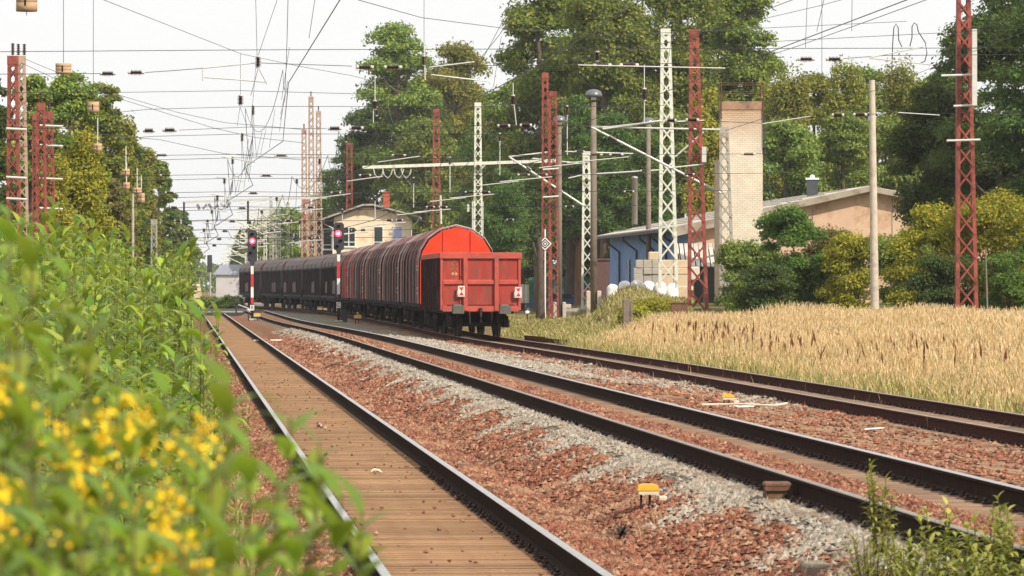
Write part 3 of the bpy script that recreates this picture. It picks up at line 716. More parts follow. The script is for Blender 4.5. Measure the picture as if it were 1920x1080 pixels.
def window(xl_, xr_, yt, yb, bars=1, gm_=glass, Yw=Yh, arched=False):
    a, c, z1, z0 = hx(xl_), hx(xr_), PZ(yt,Yh), PZ(yb,Yh)
    f = MB(); t = .09
    f.box(a,c,Yw-.06,Yw-.004,z1-t,z1); f.box(a-.08,c+.08,Yw-.14,Yw-.004,z0-.06,z0+t)
    for k in range(bars+2): 
        x = a+(c-a-t)*k/(bars+1); f.box(x,x+t,Yw-.06,Yw-.004,z0+t,z1-t)
    f.box(a+t,c-t,Yw-.055,Yw-.006,z0+.42,z0+.49)
    wo = f.build("window", pvc, r); g = MB(); g.box(a+t,c-t,Yw-.03,Yw-.008,z0+t,z1-t); g.build("pane", gm_, wo)
window(641,667,425,463,1); window(700,719,424,463,0); window(736,756,424,462,0,curtain); window(604,622,428,468,0,glass,Yh+1.2)
q = MB(); q.tube([(hx(786),Yh-.7,PZ(407,Yh)),(hx(784),Yh-.5,PZ(415,Yh)),(hx(769.5),Yh-.1,PZ(428,Yh)),(hx(769.5),Yh-.1,.1)], .06, 6); q.build("downpipe", galv, r)
q = MB(); q.tube([(hx(607),Yh+.5,PZ(413,Yh)),(hx(608),Yh+.5,PZ(420,Yh)),(hx(624.5),Yh-.1,PZ(428,Yh)),(hx(624.5),Yh-.1,.1)], .07, 6); q.build("downpipe", galv, r)
q = MB(); q.lathe([(0,-.1),(.12,-.05),(.12,.05),(0,.1)], (hx(746),Yh-.5,PZ(402,Yh)), 'Y', 8); q.build("lamp", white_m, r)

# ------------------------------------------------------------------ masts
def mast(label, pxt, pyt, pxb, wt, wb, Y, mat, group=None, zb=None, pins=0, bay=1.15, ext=True, lw=.2, footm=None, name="lattice_mast"):
    s = Y/F; X0, X1 = PX(pxb, Y), PX(pxt, Y); zt = PZ(pyt, Y); z0 = gzf(X0, Y)-.1 if zb is None else zb
    r = thing(name, label, "mast", (X0, Y, z0), group)
    Wt, Wb = wt*s, wb*s; H = zt-z0
    def wid(z): return Wb+(Wt-Wb)*(z-z0)/H
    def cx(z): return X0+(X1-X0)*(z-z0)/H
    for sg in (-1, 1):
        q = MB(); lt = max(.06, Wb*lw*.8)
        a = lambda z, dy: (cx(z)+sg*(wid(z)/2-lt/2), Y+dy, z)
        q.bar(a(z0,0), a(zt,0), lt, max(.2, Wb*.55), up=(0,1,0)); q.build("leg", mat, r)
    q = MB(); z = z0+.25; fl = False; dd = max(.1, Wb*.27)
    while z < zt-.3:
        h = min(max(.3, wid(z)*bay), zt-.25-z) 
        if h < .1: break
        for dy in (-dd-.012, dd+.012):
            th = max(.035, Wb*.075)
            l0, l1 = wid(z)/2-.03, wid(z+h)/2-.03
            q.bar((cx(z)-l0,Y+dy,z),(cx(z+h)+l1,Y+dy+.008,z+h),th,.015,up=(0,1,0)); q.bar((cx(z)+l0,Y+dy-.01,z),(cx(z+h)-l1,Y+dy-.002,z+h),th,.015,up=(0,1,0))
        z += h
    q.build("lacing", mat, r)
    q = MB(); q.box(X1-Wt/2-.01,X1+Wt/2+.01,Y-dd-.03,Y+dd+.03,zt-.28,zt+.02); q.build("head_plate", mat, r)
    if pins:
        for k in range(pins):
            x = X1+(k-(pins-1)/2)*.22; q = MB(); q.lathe(fins(.42, .075, 6), (x,Y,zt+.05), 'Z', 8); q.build("pin_insulator", porc, r)
    if footm:
        q = MB(); q.cbox(X0-Wb*.8,X0+Wb*.8,Y-Wb*.8,Y+Wb*.8,z0-.2,z0+.35,.05); q.build("foot", footm, r)
    return r
def fins(L, rad, n):
    p = [(0,0),(rad*.35,0)]
    for k in range(n):
        h = L*(k+.15)/n; d = L/n
        p += [(rad*.45,h),(rad,h+d*.3),(rad,h+d*.45),(rad*.45,h+d*.7)]
    return p+[(rad*.35,L),(0,L)]
def ins_h(x0, x1, Y, z0, z1, rad, root, n=8):
    """horizontal insulator, brown fins between two pale end caps"""
    L = x1-x0; q = MB(); a = L*.16
    pts = [(r_, x0+a+h*(1-.32)) for r_, h in fins(L, rad, n)]
    q.lathe(pts, (0,Y,(z0+z1)/2), 'X', 8, 0)
    q.lathe([(0,x0-.01),(rad*.6,x0),(rad*.6,x0+a),(0,x0+a+.01)], (0,Y,(z0+z1)/2), 'X', 8, 1); q.lathe([(0,x1-a-.01),(rad*.6,x1-a),(rad*.6,x1),(0,x1+.01)], (0,Y,(z0+z1)/2), 'X', 8, 1)
    return q.build("insulator", [porc, capm], root)
def ins_v(x, Y, z0, z1, rad, root, n=6):
    q = MB(); L = z1-z0; q.lathe([(r_, z0+L*.12+h*.76) for r_, h in fins(L, rad, n)], (x,Y,0), 'Z', 8, 0)
    q.lathe([(0,z0),(rad*.6,z0),(rad*.6,z0+L*.12),(0,z0+L*.13)], (x,Y,0), 'Z', 8, 1); q.lathe([(0,z1-L*.13),(rad*.6,z1-L*.12),(rad*.6,z1),(0,z1)], (x,Y,0), 'Z', 8, 1)
    return q.build("insulator", [porc, capm], root)
def wr(Y): return max(.006, Y*.000062)
def rod(root, pts, r, mat=galv, name="steady_arm"):
    q = MB(); q.tube(pts, r, 6); return q.build(name, mat, root)

mA = mast("tall red lattice mast among the yellow bushes, its top cut off by the picture edge", 1806, -40, 1813, 24, 44, 160, red_paint, "red lattice masts", pins=0)
for py, x0, x1 in ((142,1765,1830),(199,1788,1832),(264,1775,1838)): rod(mA, [P(x0,py,159.5),P(x1,py-2,159.5)], .05, galv, "bracket")
q = MB(); q.box(*sorted((PX(1822,159.3),PX(1831,159.3))),159.1,159.3,PZ(198,159.3),PZ(55,159.3)); q.build("pale_conduit", galv, mA)
mB = mast("red lattice mast rising from the grass mound beside the white one", 1301, 57, 1309, 17, 40, 190, red_paint, "red lattice masts", zb=PZ(598,190))
rod(mB, [P(1255,315,189.4),P(1320,308,189.4)], .04, galv, "bracket"); rod(mB, [P(1270,228,189.4),P(1320,226,189.4)], .04, galv, "bracket")
q = MB(); q.box(*sorted((PX(1316,189.4),PX(1324,189.4))),189.2,189.5,PZ(305,190),PZ(276,190)); q.build("switch_box", galv, mB)
mC = mast("tall white lattice mast in front of the blue wall", 1248, 55, 1253, 18, 38, 205, white_paint, "white lattice masts", zb=PZ(540,205))
mD = mast("weathered grey lattice mast in front of the brick chimney", 1357, 240, 1364, 17, 31, 200, grey_paint, None, zb=PZ(578,200))
q = MB(); q.box(PX(1340,199),PX(1348,199),199,199.3,PZ(572,199),PZ(300,199)); q.build("timber_strut", dark_conc, mD)
mE = mast("white lattice mast next to the tall lamp post, small red lamp at its foot", 1099, 287, 1103, 13, 27, 260, white_paint, "white lattice masts", footm=conc)
q = MB(); q.box(PX(1097,258),PX(1109,258),258,258.3,PZ(556,258),PZ(543,258)); q.build("red_marker", M("orange_red", (.75,.13,.05), .08, 5, .5), mE)
mF1 = mast("taller of two red lattice masts standing together behind the diamond sign", 1022, 137, 1026, 12, 22, 238, red_paint, "red lattice masts")
mF2 = mast("shorter of two red lattice masts standing together behind the diamond sign", 1037, 172, 1038, 14, 20, 236, red_paint, "red lattice masts")
for py in (318,370): rod(mF2, [P(1018,py,235.5),P(1048,py-2,235.5)], .06, galv, "bracket")
mG = mast("slender white lattice mast rising behind the red wagon", 896, 193, 897, 12, 22, 280, white_paint, "white lattice masts")
q = MB(); q.box(PX(876,279),PX(880,279),279,279.2,PZ(397,279),PZ(383,279)); q.build("switch_box", galv, mG)
rod(mG, [P(886,378,279.4),P(886,440,279.4)], .05, galv, "conduit"); rod(mG, [P(905,378,279.4),P(905,440,279.4)], .05, galv, "conduit")
mH = mast("red lattice mast just left of the slender white one behind the train", 818, 205, 819, 12, 20, 300, red_paint, "red lattice masts")
rod(mH, [P(826,366,299.4),P(827,420,299.4)], .08, galv, "conduit")
mI = mast("dark red lattice mast behind the cream house roof", 655, 268, 656, 11, 15, 420, red_paint, "red lattice masts", zb=0)
mJ = mast("tallest of the three pale brown lattice masts over the dark vans", 583, 182, 585, 9, 16, 352, tan_paint, "pale brown lattice masts", pins=1, bay=1.3)
mJ2 = mast("pale brown lattice mast with a black insulator, between two of unequal height", 597, 209, 599, 9, 15, 362, tan_paint, "pale brown lattice masts", pins=1, bay=1.3)
mJ3 = mast("lowest of the three pale brown lattice masts over the dark vans", 570, 243, 572, 9, 14, 345, tan_paint, "pale brown lattice masts", pins=1, bay=1.3)
mJ4 = mast("short rust red lattice mast in front of the shaded side bay of the cream house", 575, 372, 576, 13, 17, 358, red_paint, "red lattice masts", zb=0)
mL1 = mast("red lattice mast with one insulator on its head, in front of the left trees", 24, 106, 27, 18, 32, 150, red_paint, "red lattice masts", pins=1)
mL2 = mast("tan lattice mast with two pin insulators beside the red mast", 40, 106, 45, 14, 26, 158, tan_paint, None, pins=2)
mL3 = mast("middle red lattice mast with a single dark insulator, left of the hanging weights", 77, 194, 79, 14, 24, 168, red_paint, "red lattice masts", pins=1)
mL4 = mast("rusty red lattice mast with white clamps nearest the hanging weights", 92, 210, 97, 13, 24, 173, red_paint, "red lattice masts", pins=1)
mL5 = mast("low dark red lattice mast squeezed between the tan mast and its red neighbours", 65, 215, 66, 8, 16, 176, red_paint, "red lattice masts")
for m_, Y, xs, pys in ((mL1,149.5,(12,50),(241,332,372)), (mL4,172.5,(70,118),(235,272,334,390))):
    for py in pys: rod(m_, [P(xs[0],py,Y),P(xs[1],py+2,Y)], .05, galv, "bracket")
mL6 = mast("small pale lattice mast beside the thicket, yellow leaves over its head", 289, 412, 289, 11, 14, 250, grey_paint, None, pins=2)
# pale row of cantilever masts far along the line
fr = [(508,370,430),(523,374,450),(540,380,470),(497,386,500),(515,392,530),(480,398,560),(490,406,600),(470,420,650),(478,428,700),(462,436,760),(455,446,840),(448,455,920),(441,463,1010),(436,470,1100)]
far_names = ["nearest","second","third","fourth","fifth","sixth","seventh","eighth","ninth","tenth","eleventh","twelfth","thirteenth","farthest"]
for i, (px, py, Y) in enumerate(fr):
    s = Y/F
    mm_ = mast(f"pale cantilever mast over the vans, {far_names[i]} of the far row", px, py, px+1, 5, 7, Y, white_paint if i % 2 else grey_paint, "far row of cantilever masts", zb=0, bay=2.2)
    for k in range(3):
        z = PZ(py+14+k*16, Y); x = PX(px, Y)
        rod(mm_, [(x, Y-.3, z-.9*k*.0-1.6), (x-(2.6+.4*k), Y-.3, z)], .0001*Y, white_paint, "cantilever_tube"); rod(mm_, [(x, Y-.3, z+.5), (x-(3.2+.3*k), Y-.3, z+.1)], .00008*Y, white_paint, "cantilever_tube")

# gantry beams and cantilevers
def tri_cant(root, tip, top_end, dia_end, Y, ins=None, rr=.045):
    rod(root, [P(*tip,Y), P(*top_end,Y)], rr, galv, "cantilever_tube"); rod(root, [P(*tip,Y), P(*dia_end,Y)], rr*1.25, galv, "cantilever_tube")
    if ins:
        a = P(*ins[0],Y-.01); b = P(*ins[1],Y-.01); q = MB(); L = (Vector(b)-Vector(a)).length; d = (Vector(b)-Vector(a)).normalized()
        for k in range(7):
            c = Vector(a)+d*(L*(k+.5)/7); q.tube([c-d*.02, c+d*.02], .11, 8)
        q.build("insulator", porc, root)
tri_cant(mD, (1108,238), (1350,243), (1352,362), 199.5, ((1142,255),(1156,264)), .05)
rod(mD, [P(1130,242,199.4),P(1200,232,199.4),P(1240,226,199.4)], .05, galv, "steady_arm"); rod(mD, [P(1266,294,199.4),P(1320,247,199.4)], .045, galv, "steady_arm")
tri_cant(mE, (954,294), (1030,285), (1095,386), 259.5, ((988,313),(996,319)), .055)
rod(mE, [P(998,297,259.4),P(1094,307,259.4)], .045, galv, "cantilever_tube"); rod(mE, [P(1066,334,259.4),P(1097,327,259.4),P(1245,318,259.4)], .045, galv, "steady_arm")
ins_h(PX(1200,259.3),PX(1220,259.3),259.3,PZ(320,259.3),PZ(320,259.3),.09,mE); ins_h(PX(1078,259.3),PX(1096,259.3),259.3,PZ(284,259.3),PZ(284,259.3),.10,mE)
rod(mE, [P(1060,284,259.3),P(1187,288,259.3),P(1187,293,259.3)], .04, galv, "steady_arm")
q = MB(); q.bar(P(680,314,279.4),P(1048,301,279.4),.2,.2); q.build("gantry_beam", white_paint, mG)
rod(mG, [P(915,304,279.4),P(902,317,279.4)], .06, galv, "brace")
for x in (700,717,738,752): rod(mG, [P(x,316,279.3),P(x+3,328,279.3),P(x+10,334,279.3),P(x+16,328,279.3),P(x+19,317,279.3)], .04, capm, "cable_loop")
q = MB(); q.bar(P(343,379,330),P(612,370,330),.2,.18); q.build("gantry_beam", galv, mJ)
rod(mJ, [P(345,379,329.8),P(345,404,329.8)], .08, wire_m, "hanger")
rod(mJ, [P(465,377,329.8),P(465,420,329.8)], .08, wire_m, "hanger")
for a, b in (((370,383),(374,393)),((388,383),(380,392)),((391,382),(397,391)),((409,384),(401,392)),((414,381),(424,391)),((432,379),(425,390))):
    p_, q_ = Vector(P(*a,329.5)), Vector(P(*b,329.5)); q = MB()
    for k in range(5): c = p_.lerp(q_, (k+.5)/5); d = (q_-p_).normalized(); q.tube([c-d*.03,c+d*.03], .11, 6)
    q.build("insulator", porc, mJ)
for a in ((426,379),(463,420)): pass

# lamps and poles
lampm = M("lamp_shade_grey", (.17,.18,.19), .12, 5, .35, metal=.3)
def lamp_post(label, px, py, Y, wpx, stub=True, full=True):
    s = Y/F; X = PX(px, Y); zt = PZ(py, Y); z0 = gzf(X, Y)-.1
    r = thing("lamp_post", label, "lamp post", (X, Y, z0), "mushroom lamp posts")
    q = MB(); q.lathe([(wpx*.55*s,z0),(wpx*.38*s,zt-.6)], (X,Y,0), n=12); q.build("pole", dark_conc, r)
    q = MB(); q.lathe([(wpx*.3*s,zt-.62),(wpx*.3*s,zt-.3),(.08,zt-.28)], (X,Y,0), n=10); q.build("neck", wire_m, r)
    d = wpx*1.25*s; q = MB(); q.lathe([(d*.9,zt-.34),(d,zt-.32),(d*.96,zt-.22),(d*.8,zt-.08),(d*.5,zt-.01),(0,zt+.02)], (X,Y,0), n=20); q.build("lamp_shade", lampm, r)
    q = MB(); q.lathe([(0,zt-.55),(.12,zt-.5),(.14,zt-.34),(0,zt-.34)], (X,Y,0), n=10); q.build("bulb_glass", white_m, r)
    if stub:
        for sg in (-1,1):
            q = MB(); q.cbox(X+sg*.26-.10,X+sg*.26+.10,Y-.28,Y-.05,z0,PZ(py,Y)*0+z0+1.25,.03); q.build("concrete_stub", pale_conc, r)
    return r
lamp_post("tall lamp post with a domed grey shade beside the white lattice mast", 1113, 168, 205, 13)
lamp_post("lamp post with a domed shade close to the pair of red masts", 1049, 217, 240, 10)
lamp_post("lamp post whose domed shade peeks out left of the tall white mast", 1216, 221, 243, 10, False)
def pole(label, px, py, pxb, Y, w0, w1, mat, name="concrete_pole", cat="pole"):
    X0, X1 = PX(pxb, Y), PX(px, Y); z0 = gzf(X0, Y)-.1; q = MB(); s = Y/F
    q.tube([(X0,Y,z0),(X1,Y,PZ(py,Y))], [w0*s/2, w1*s/2], 12)
    return solo(q, name, mat, (X0,Y,z0), label, cat)
pole("pale round concrete pole in front of the tan gable, ivy at its foot", 1635, 150, 1641, 172, 17, 11, pale_conc)
pole("thin grey pole standing in the thicket edge below the hanging weights", 249, 362, 249, 215, 6, 5, conc)
pole("thin bare stake leaning in the yellow bush", 1848, 470, 1853, 158, 4, 3, dark_conc, "stake")
q = MB(); X, Y = PX(1013,232), 232; q.tube([(X,Y,-.2),(X+.02,Y,2.0),(X-.05,Y,4.6)], [.27,.2,.13], 10); q.tube([(X-.02,Y,3.0),(X-.4,Y,4.3)], [.08,.05], 6)
solo(q, "dead_tree", M("bark_dark", (.10,.075,.06), .35, 6, .95, .8, 20, stretch=(2,2,.5)), (X,Y,-.2), "bare dark tree trunk next to the diamond sign", "tree")

# signals and signs
sig_m = M("signal_housing", (.045,.047,.05), .2, 4, .55); lens_m = M("dark_lens", (.01,.01,.012), .1, 4, .15, spec=.6)
redlamp = emit("lit_red_lamp", (1.0,.03,.06), 7.0); redcore = emit("lit_lamp_core", (1.0,.55,.6), 9)
band_w = M("band_white", (.78,.76,.73), .05, 5, .5); band_r = M("band_red", (.55,.04,.05), .1, 5, .5)
def main_signal(label, px, Y, y_top, y_bot, wpx, lamp, bands, y_base, plate, plate_y, lamp_dx=0):
    s = Y/F; X = PX(px, Y); z0 = gzf(X, Y)-.05
    r = thing("light_signal", label, "railway signal", (X,Y,z0), "red light signals")
    zt, zb = PZ(y_top,Y), PZ(y_bot,Y); w = wpx*s/2
    h = MB(); h.prism([(X-w,zb+.08),(X-w,zt-.12),(X-w+.12,zt),(X+w-.12,zt),(X+w,zt-.12),(X+w,zb+.08),(X+w-.1,zb),(X-w+.1,zb)], Y-.02, Y+.1); h.box(X-w*.75,X+w*.75,Y+.1,Y+.35,zb+.2,zt-.2)
    ho = h.build("signal_head", sig_m, r)
    zl = PZ(lamp, Y); xl_ = X+lamp_dx*s
    q = MB(); q.lathe([(0,Y-.024),(.185,Y-.026),(.185,Y-.06),(0,Y-.065)], (xl_,0,zl), 'Y', 18); q.build("red_lamp", redlamp, ho)
    q = MB(); q.lathe([(0,Y-.066),(.075,Y-.066),(.05,Y-.1),(0,Y-.105)], (xl_,0,zl), 'Y', 12); q.build("lamp_core", redcore, ho)
    for dz, dx in ((-.42,.12),(-.75,-.1),(.42,.0)):
        q = MB(); q.lathe([(0,Y-.023),(.09,Y-.024),(.09,Y-.05),(0,Y-.05)], (X+dx,0,zl+dz), 'Y', 12); q.build("dark_lens", lens_m, ho)
        q = MB(); n = 10; v = []
        for k in range(n+1):
            t = math.pi*k/n; v += [(X+dx+.12*math.cos(t),Y-.024,zl+dz+.12*math.sin(t)),(X+dx+.12*math.cos(t),Y-.2,zl+dz+.1*math.sin(t))]
        q.add(v, [(2*k,2*k+1,2*k+3,2*k+2) for k in range(n)]); q.build("visor", sig_m, ho)
    q = MB(); q.prism([(X-.16,zb),(X+.16,zb),(X+.09,zb-.25),(X-.09,zb-.25)], Y-.08, Y+.2); q.build("bracket", sig_m, r)
    q = MB(); q.lathe([(.09,z0),(.09,zb)], (X,Y+.06,0), n=10); q.build("mast_tube", sig_m, r)
    for i, (ya, yb, c) in enumerate(bands):
        q = MB(); q.box(X-.085,X+.085,Y-.075,Y-.055,PZ(yb,Y)+.002,PZ(ya,Y)-.002); q.build("mast_band", band_w if c else band_r, r)
    zp = PZ(plate_y, Y); q = MB(); q.cbox(X-.13,X+.13,Y-.1,Y-.085,zp-.17,zp+.17,.01); po = q.build("letter_plate", band_w, r)
    text_mesh(plate, .3, sig_m, "letter", po, (0,-.104,zp-z0))
    ORG_z = z0
    q = MB(); q.cbox(X-.25,X+.25,Y-.2,Y+.3,z0-.2,z0+.14,.04); q.build("foot", pale_conc, r)
    q = MB(); q.box(X+.12,X+.5,Y-.1,Y+.2,z0,z0+.75); q.build("cabinet", sig_m, r)
    return r
main_signal("red light signal marked C standing in front of the dark vans below the cream house", 635, 248, 417, 469, 20, 438, [(472,490,1),(490,522,0),(522,552,1)], 600, "C", 572, -1)
main_signal("red light signal at the head of the visible train, plate marked B", 473, 268, 432, 491, 18, 452, [(495,514,1),(514,538,0),(538,558,1),(558,570,0)], 590, "B", 577, 0)
def far_signal(label, px, yt, yb, w, Y, ybase):
    X = PX(px,Y); s = Y/F; z0 = gzf(X,Y); r = thing("distant_signal", label, "railway signal", (X,Y,z0), "far unlit signals")
    q = MB(); q.cbox(X-w*s/2,X+w*s/2,Y,Y+.2,PZ(yb,Y),PZ(yt,Y),.05); q.build("signal_head", sig_m, r)
    q = MB(); q.tube([(X+.05,Y+.1,z0),(X+.05,Y+.1,PZ(yb,Y)+.1)], .09, 6); q.build("mast_tube", conc, r)
    q = MB(); q.box(X-.4,X+.4,Y-.05,Y+.4,z0,z0+.9); q.build("cabinet", sig_m, r)
far_signal("unlit signal with a tall grey head far along the straight track", 393, 478, 510, 9, 430, 575); far_signal("small unlit signal farthest along the straight track", 373, 508, 520, 5, 560, 560)
# diamond sign
Y = 234; X = PX(1022,Y); r = thing("diamond_sign", "white and black diamond sign on a slim white post", "railway sign", (X,Y,gzf(X,Y)-.05))
zc = PZ(457,Y); s = Y/F; blk = M('sign_black', (.006,.006,.006), .1, 5, .9, spec=.05)
q = MB(); q.tube([(X,Y+.03,gzf(X,Y)-.05),(X,Y+.03,PZ(430,Y))], .045, 8); q.build("post", band_w, r)
for i, (k, mm_) in enumerate(((13.6,sig_m),(12.6,band_w),(9.6,blk),(6.9,band_w),(4.9,blk),(2.5,band_w))):
    h = k*s; q = MB(); q.prism([(X-h,zc),(X,zc+h),(X+h,zc),(X,zc-h)], Y-.03-.004*(i+1), Y-.025); q.build("diamond_field", mm_, r)

# ------------------------------------------------------------------ hanging weights
drum = M("weight_drum", (.50,.33,.20), .25, 2, .85, .2, 20, c2=(.30,.18,.11), c2amt=.4, stretch=(1,1,5))
WTS = [(50,-30,22,40,70,"largest hanging wooden drum weight at the top corner","s"),(119,119,139,30,88,"drum weight hanging beside the insulators, pale yellowish and two layers high",0),(175,191,211,22,122,"reddish drum weight hanging in front of the left trees below the brown insulators",0),
       (183,269,284,17,152,"small pinkish drum weight hanging just below the reddish one",0),(236,317,329,15,168,"upper drum of two pale weights above the thin grey pole",0),(237,342,355,13,185,"tiny pale drum weight directly under another above the thin grey pole",0),(257,352,363,18,196,"broad grey drum weight hanging right of the thin grey pole",0),(265,362,381,13,210,"lowest grey drum weight at the tree edge right of the thin grey pole",0)]
for px, ya, yb, w_, Y, lab, _ in WTS:
    s = Y/F; X = PX(px,Y); z1, z0 = PZ(ya,Y), PZ(yb,Y); rad = w_*s/2
    r = thing("hanging_weight", lab, "counterweight", (X,Y,z0), "tensioning weights of the overhead line")
    nd = 3 if Y < 100 else 2
    q = MB(); prof = []
    for k in range(nd):
        a = z0+(z1-z0)*k/nd; b = z0+(z1-z0)*(k+1)/nd; prof += [(rad,a+.006),(rad,b-.012),(rad*.965,b-.006),(rad*.965,b)]
    q.lathe([(0,z0)]+prof+[(0,z1)], (X,Y,0), n=18); q.build("drum", drum, r)
    q = MB(); q.box(X-.02,X+.01,Y-rad-.004,Y-rad+.02,z0+(z1-z0)*.2,z0+(z1-z0)*.75); q.build("slot", dark_m, r)
    ztop = 13.0 if Y < 100 else z1+(.9 if Y > 140 else 5)
    q = MB(); q.tube([(X,Y,z0-.06),(X,Y,ztop)], wr(Y)*(1 if Y < 140 else 2.2), 6); q.build("hanger_rod", wire_m if Y < 140 else galv, r)

# ------------------------------------------------------------------ overhead line
def cat_line(label, fx, zc, zm, sup, Y0, Y1, stag, group="overhead line over the tracks"):
    r = thing("overhead_line", label, "overhead wire", (float(fx(Y0)), Y0, zc), group)
    Ys = [Y0]+list(sup)+[Y1]; c = []; 
    offs = [0]+[stag*(1 if i % 2 else -1) for i in range(len(sup))]+[0]
    for Y, o in zip(Ys, offs): c.append((float(fx(Y))+o, Y, zc))
    for i in range(len(c)-1):
        q = MB(); r0 = wr((c[i][1]+c[i+1][1])/2)*1.35; q.tube([c[i], c[i+1]], r0, 5); q.build("contact_wire", wire_m, r)
        a, b = c[i], c[i+1]; n = 9; pts = []
        for k in range(n+1):
            t = k/n; pts.append((a[0]+(b[0]-a[0])*t, a[1]+(b[1]-a[1])*t, zm-(zm-zc-.55)*4*t*(1-t)*.9))
        q = MB(); q.tube(pts, r0*.8, 5); q.build("messenger_wire", wire_m, r)
        if c[i][1] < 160:
            for k in (2,4,5,7):
                q = MB(); p_ = pts[k]; t = k/n; q.tube([(p_[0]-.1,p_[1],zc),(p_[0]+.05,p_[1],p_[2])], wr(p_[1])*.7, 4); q.build("dropper", wire_m, r)
    return r
SUP = [74.5, 104.5, 127, 150, 178, 212, 255, 300, 350, 405]
cat_line("overhead wire that runs above the straight track with bright rails", t1x, 5.5, 7.25, SUP, 14, 460, .3)
cat_line("overhead wire above the track along the grey gravel", t2x, 5.75, 7.4, SUP[:-1], 14, 390, -.3)
cat_line("overhead wire above the train, sweeping up across the tall trees", lambda Y: 10.2-.0812*Y if Y < 110 else float(t3x(Y))-.35, 5.86, 7.5, [105]+SUP[2:], 16, 420, .2)
def seg(root, pts, Y, name="span_wire", k=1.0, mat=wire_m):
    q = MB(); q.tube([P(x,y,Y) for x,y in pts], wr(Y)*k, 5); return q.build(name, mat, root)
def span(label, Y, wires, hins, vins, arms, tubes=()):
    r = thing("cross_span", label, "overhead wire", (0, Y, PZ(wires[0][0][1],Y)), "cross spans of the overhead line")
    for wpts in wires: seg(r, wpts, Y)
    rad = (5.4 if Y < 110 else 3.1)*Y/F
    for x0, x1, y in hins: ins_h(PX(x0,Y-.02), PX(x1,Y-.02), Y, PZ(y,Y), PZ(y,Y), rad, r, 8)
    for x, ya, yb in vins: ins_v(PX(x,Y), Y-.03, PZ(yb,Y), PZ(ya,Y), rad*1.15, r)
    for a in arms: seg(r, a, Y-.05, "steady_arm", 2.0, galv)
    for a in tubes: seg(r, a, Y-.06, "hanger_wire", .8)
    return r
span("nearest cross wire with three pairs of brown insulators", 74.5,
     [[(-900,99),(0,97),(480,93.5),(930,92),(2800,88)], [(-900,141),(0,139),(196,138)], [(272,136),(330,132),(380,128)], [(470,119),(484,118),(660,124)], [(760,124),(1090,122)], [(1196,122),(1470,107)], [(1578,110),(1660,104),(2800,96)]],
     [(187,216,138),(240,270,136),(668,700,126),(720,753,126),(1113,1146,122),(1162,1197,122),(1496,1527,111),(1549,1580,111)],
     [(484,105,128),(795,104,124),(1120,96,116)],
     [[(383,145),(440,149),(497,154)], [(380,128),(470,119)], [(380,125),(380,152)], [(806,126),(890,116)], [(808,140),(918,153),(919,158)], [(795,80),(797,150)], [(1084,122),(1360,128)], [(1630,108),(1730,88)],[(1630,109),(1745,121)]],
     [[(478,-60),(482,104)], [(540,-60),(484,104)], [(486,130),(500,158)], [(484,128),(470,180)], [(795,-40),(795,80)], [(1120,-40),(1120,95)]])
span("second cross wire, brown insulators over the trees at both sides", 104.5,
     [[(-600,186),(60,240),(170,242)], [(235,173),(450,170),(670,176),(930,172)], [(-700,176),(235,173)], [(335,244),(470,238),(560,241),(612,241)], [(703,239),(925,235)], [(1008,234),(1130,238)], [(1300,226),(1430,231)], [(1630,214),(2500,205)], [(0,222),(235,241)]],
     [(268,290,245),(305,331,244),(615,640,241),(655,681,240),(933,956,236),(975,997,235),(1248,1268,226),(1286,1310,225),(1560,1582,216),(1600,1625,215)],
     [(451,178,198),(703,188,206),(962,178,198),(1208,165,190)],
     [[(1130,239),(1245,226)], [(1430,232),(1520,218)], [(703,140),(703,190)], [(700,206),(700,230)], [(962,155),(962,178)], [(964,198),(968,235)], [(1208,120),(1208,165)], [(1208,190),(1208,232)], [(1684,211),(1762,216)]],
     [[(451,100),(451,178)], [(450,200),(445,236)], [(450,200),(463,236)], [(480,120),(470,240)]])
L3 = ["third","fourth","fifth","sixth","seventh","eighth","ninth","tenth"]
for i, Y in enumerate(SUP[2:]):
    yl = HZ-(5.85-EYE)*F/Y; yu = HZ-(7.3-EYE)*F/Y; dx = 74.5/Y
    xl_, xr_ = 320+6*i, 1390-110*i
    c1 = CX+(float(t1x(Y)))/Y*F; c2 = CX+float(t2x(Y))/Y*F; c3 = CX+float(t3x(Y))/Y*F; n = 32*104.5/Y; 
    hi = [(xl_-n-4, xl_-4, yl), (c1+30*dx*2, c1+30*dx*2+n, yl+1), (c2+n, c2+2*n, yl), (c3+n*1.5, c3+n*2.5, yl-1), (c3+n*3, c3+n*4, yl-1)]
    if c3 > 700: hi.append((xr_, xr_+n, yl-2))
    vi = [(c1-4, yu-3, yu+n*.7), (c2-2, yu, yu+n*.7), (c3, yu-2, yu+n*.7)]
    ar = [[(c1-n*2.4, yl+3), (c1, yl+n*.5)], [(c2+n*3, yl+2), (c2, yl+n*.5)], [(c3+n*4.4, yl+3), (c3, yl+n*.55)], [(c3, yu+n*.7), (c3, yl)], [(c3-n*2, yl+n*.9), (c3+n*1.6, yl+n*.5)]]
    span(f"{L3[i]} cross wire along the straight track, thin and dark against the sky", Y,
         [[(-100,yl+2),(xl_,yl),(c1,yl-2),(c2,yl),(c3,yl),(c3+n*5,yl-1),(max(xr_,c3+n*8)+200,yl-4)], [(-100,yu+n*1.6),(xl_-40,yu+n*.2),(c1,yu),(c2,yu),(c3,yu+1),(c3+n*7,yu-2)]],
         hi, vi, ar, [[(c1-4,yu+n*.7),(c1+2,yl)], [(c2-2,yu+n*.7),(c2-4,yl)], [(c1-10*dx,yu+n*.7),(c1-4,yl)]])
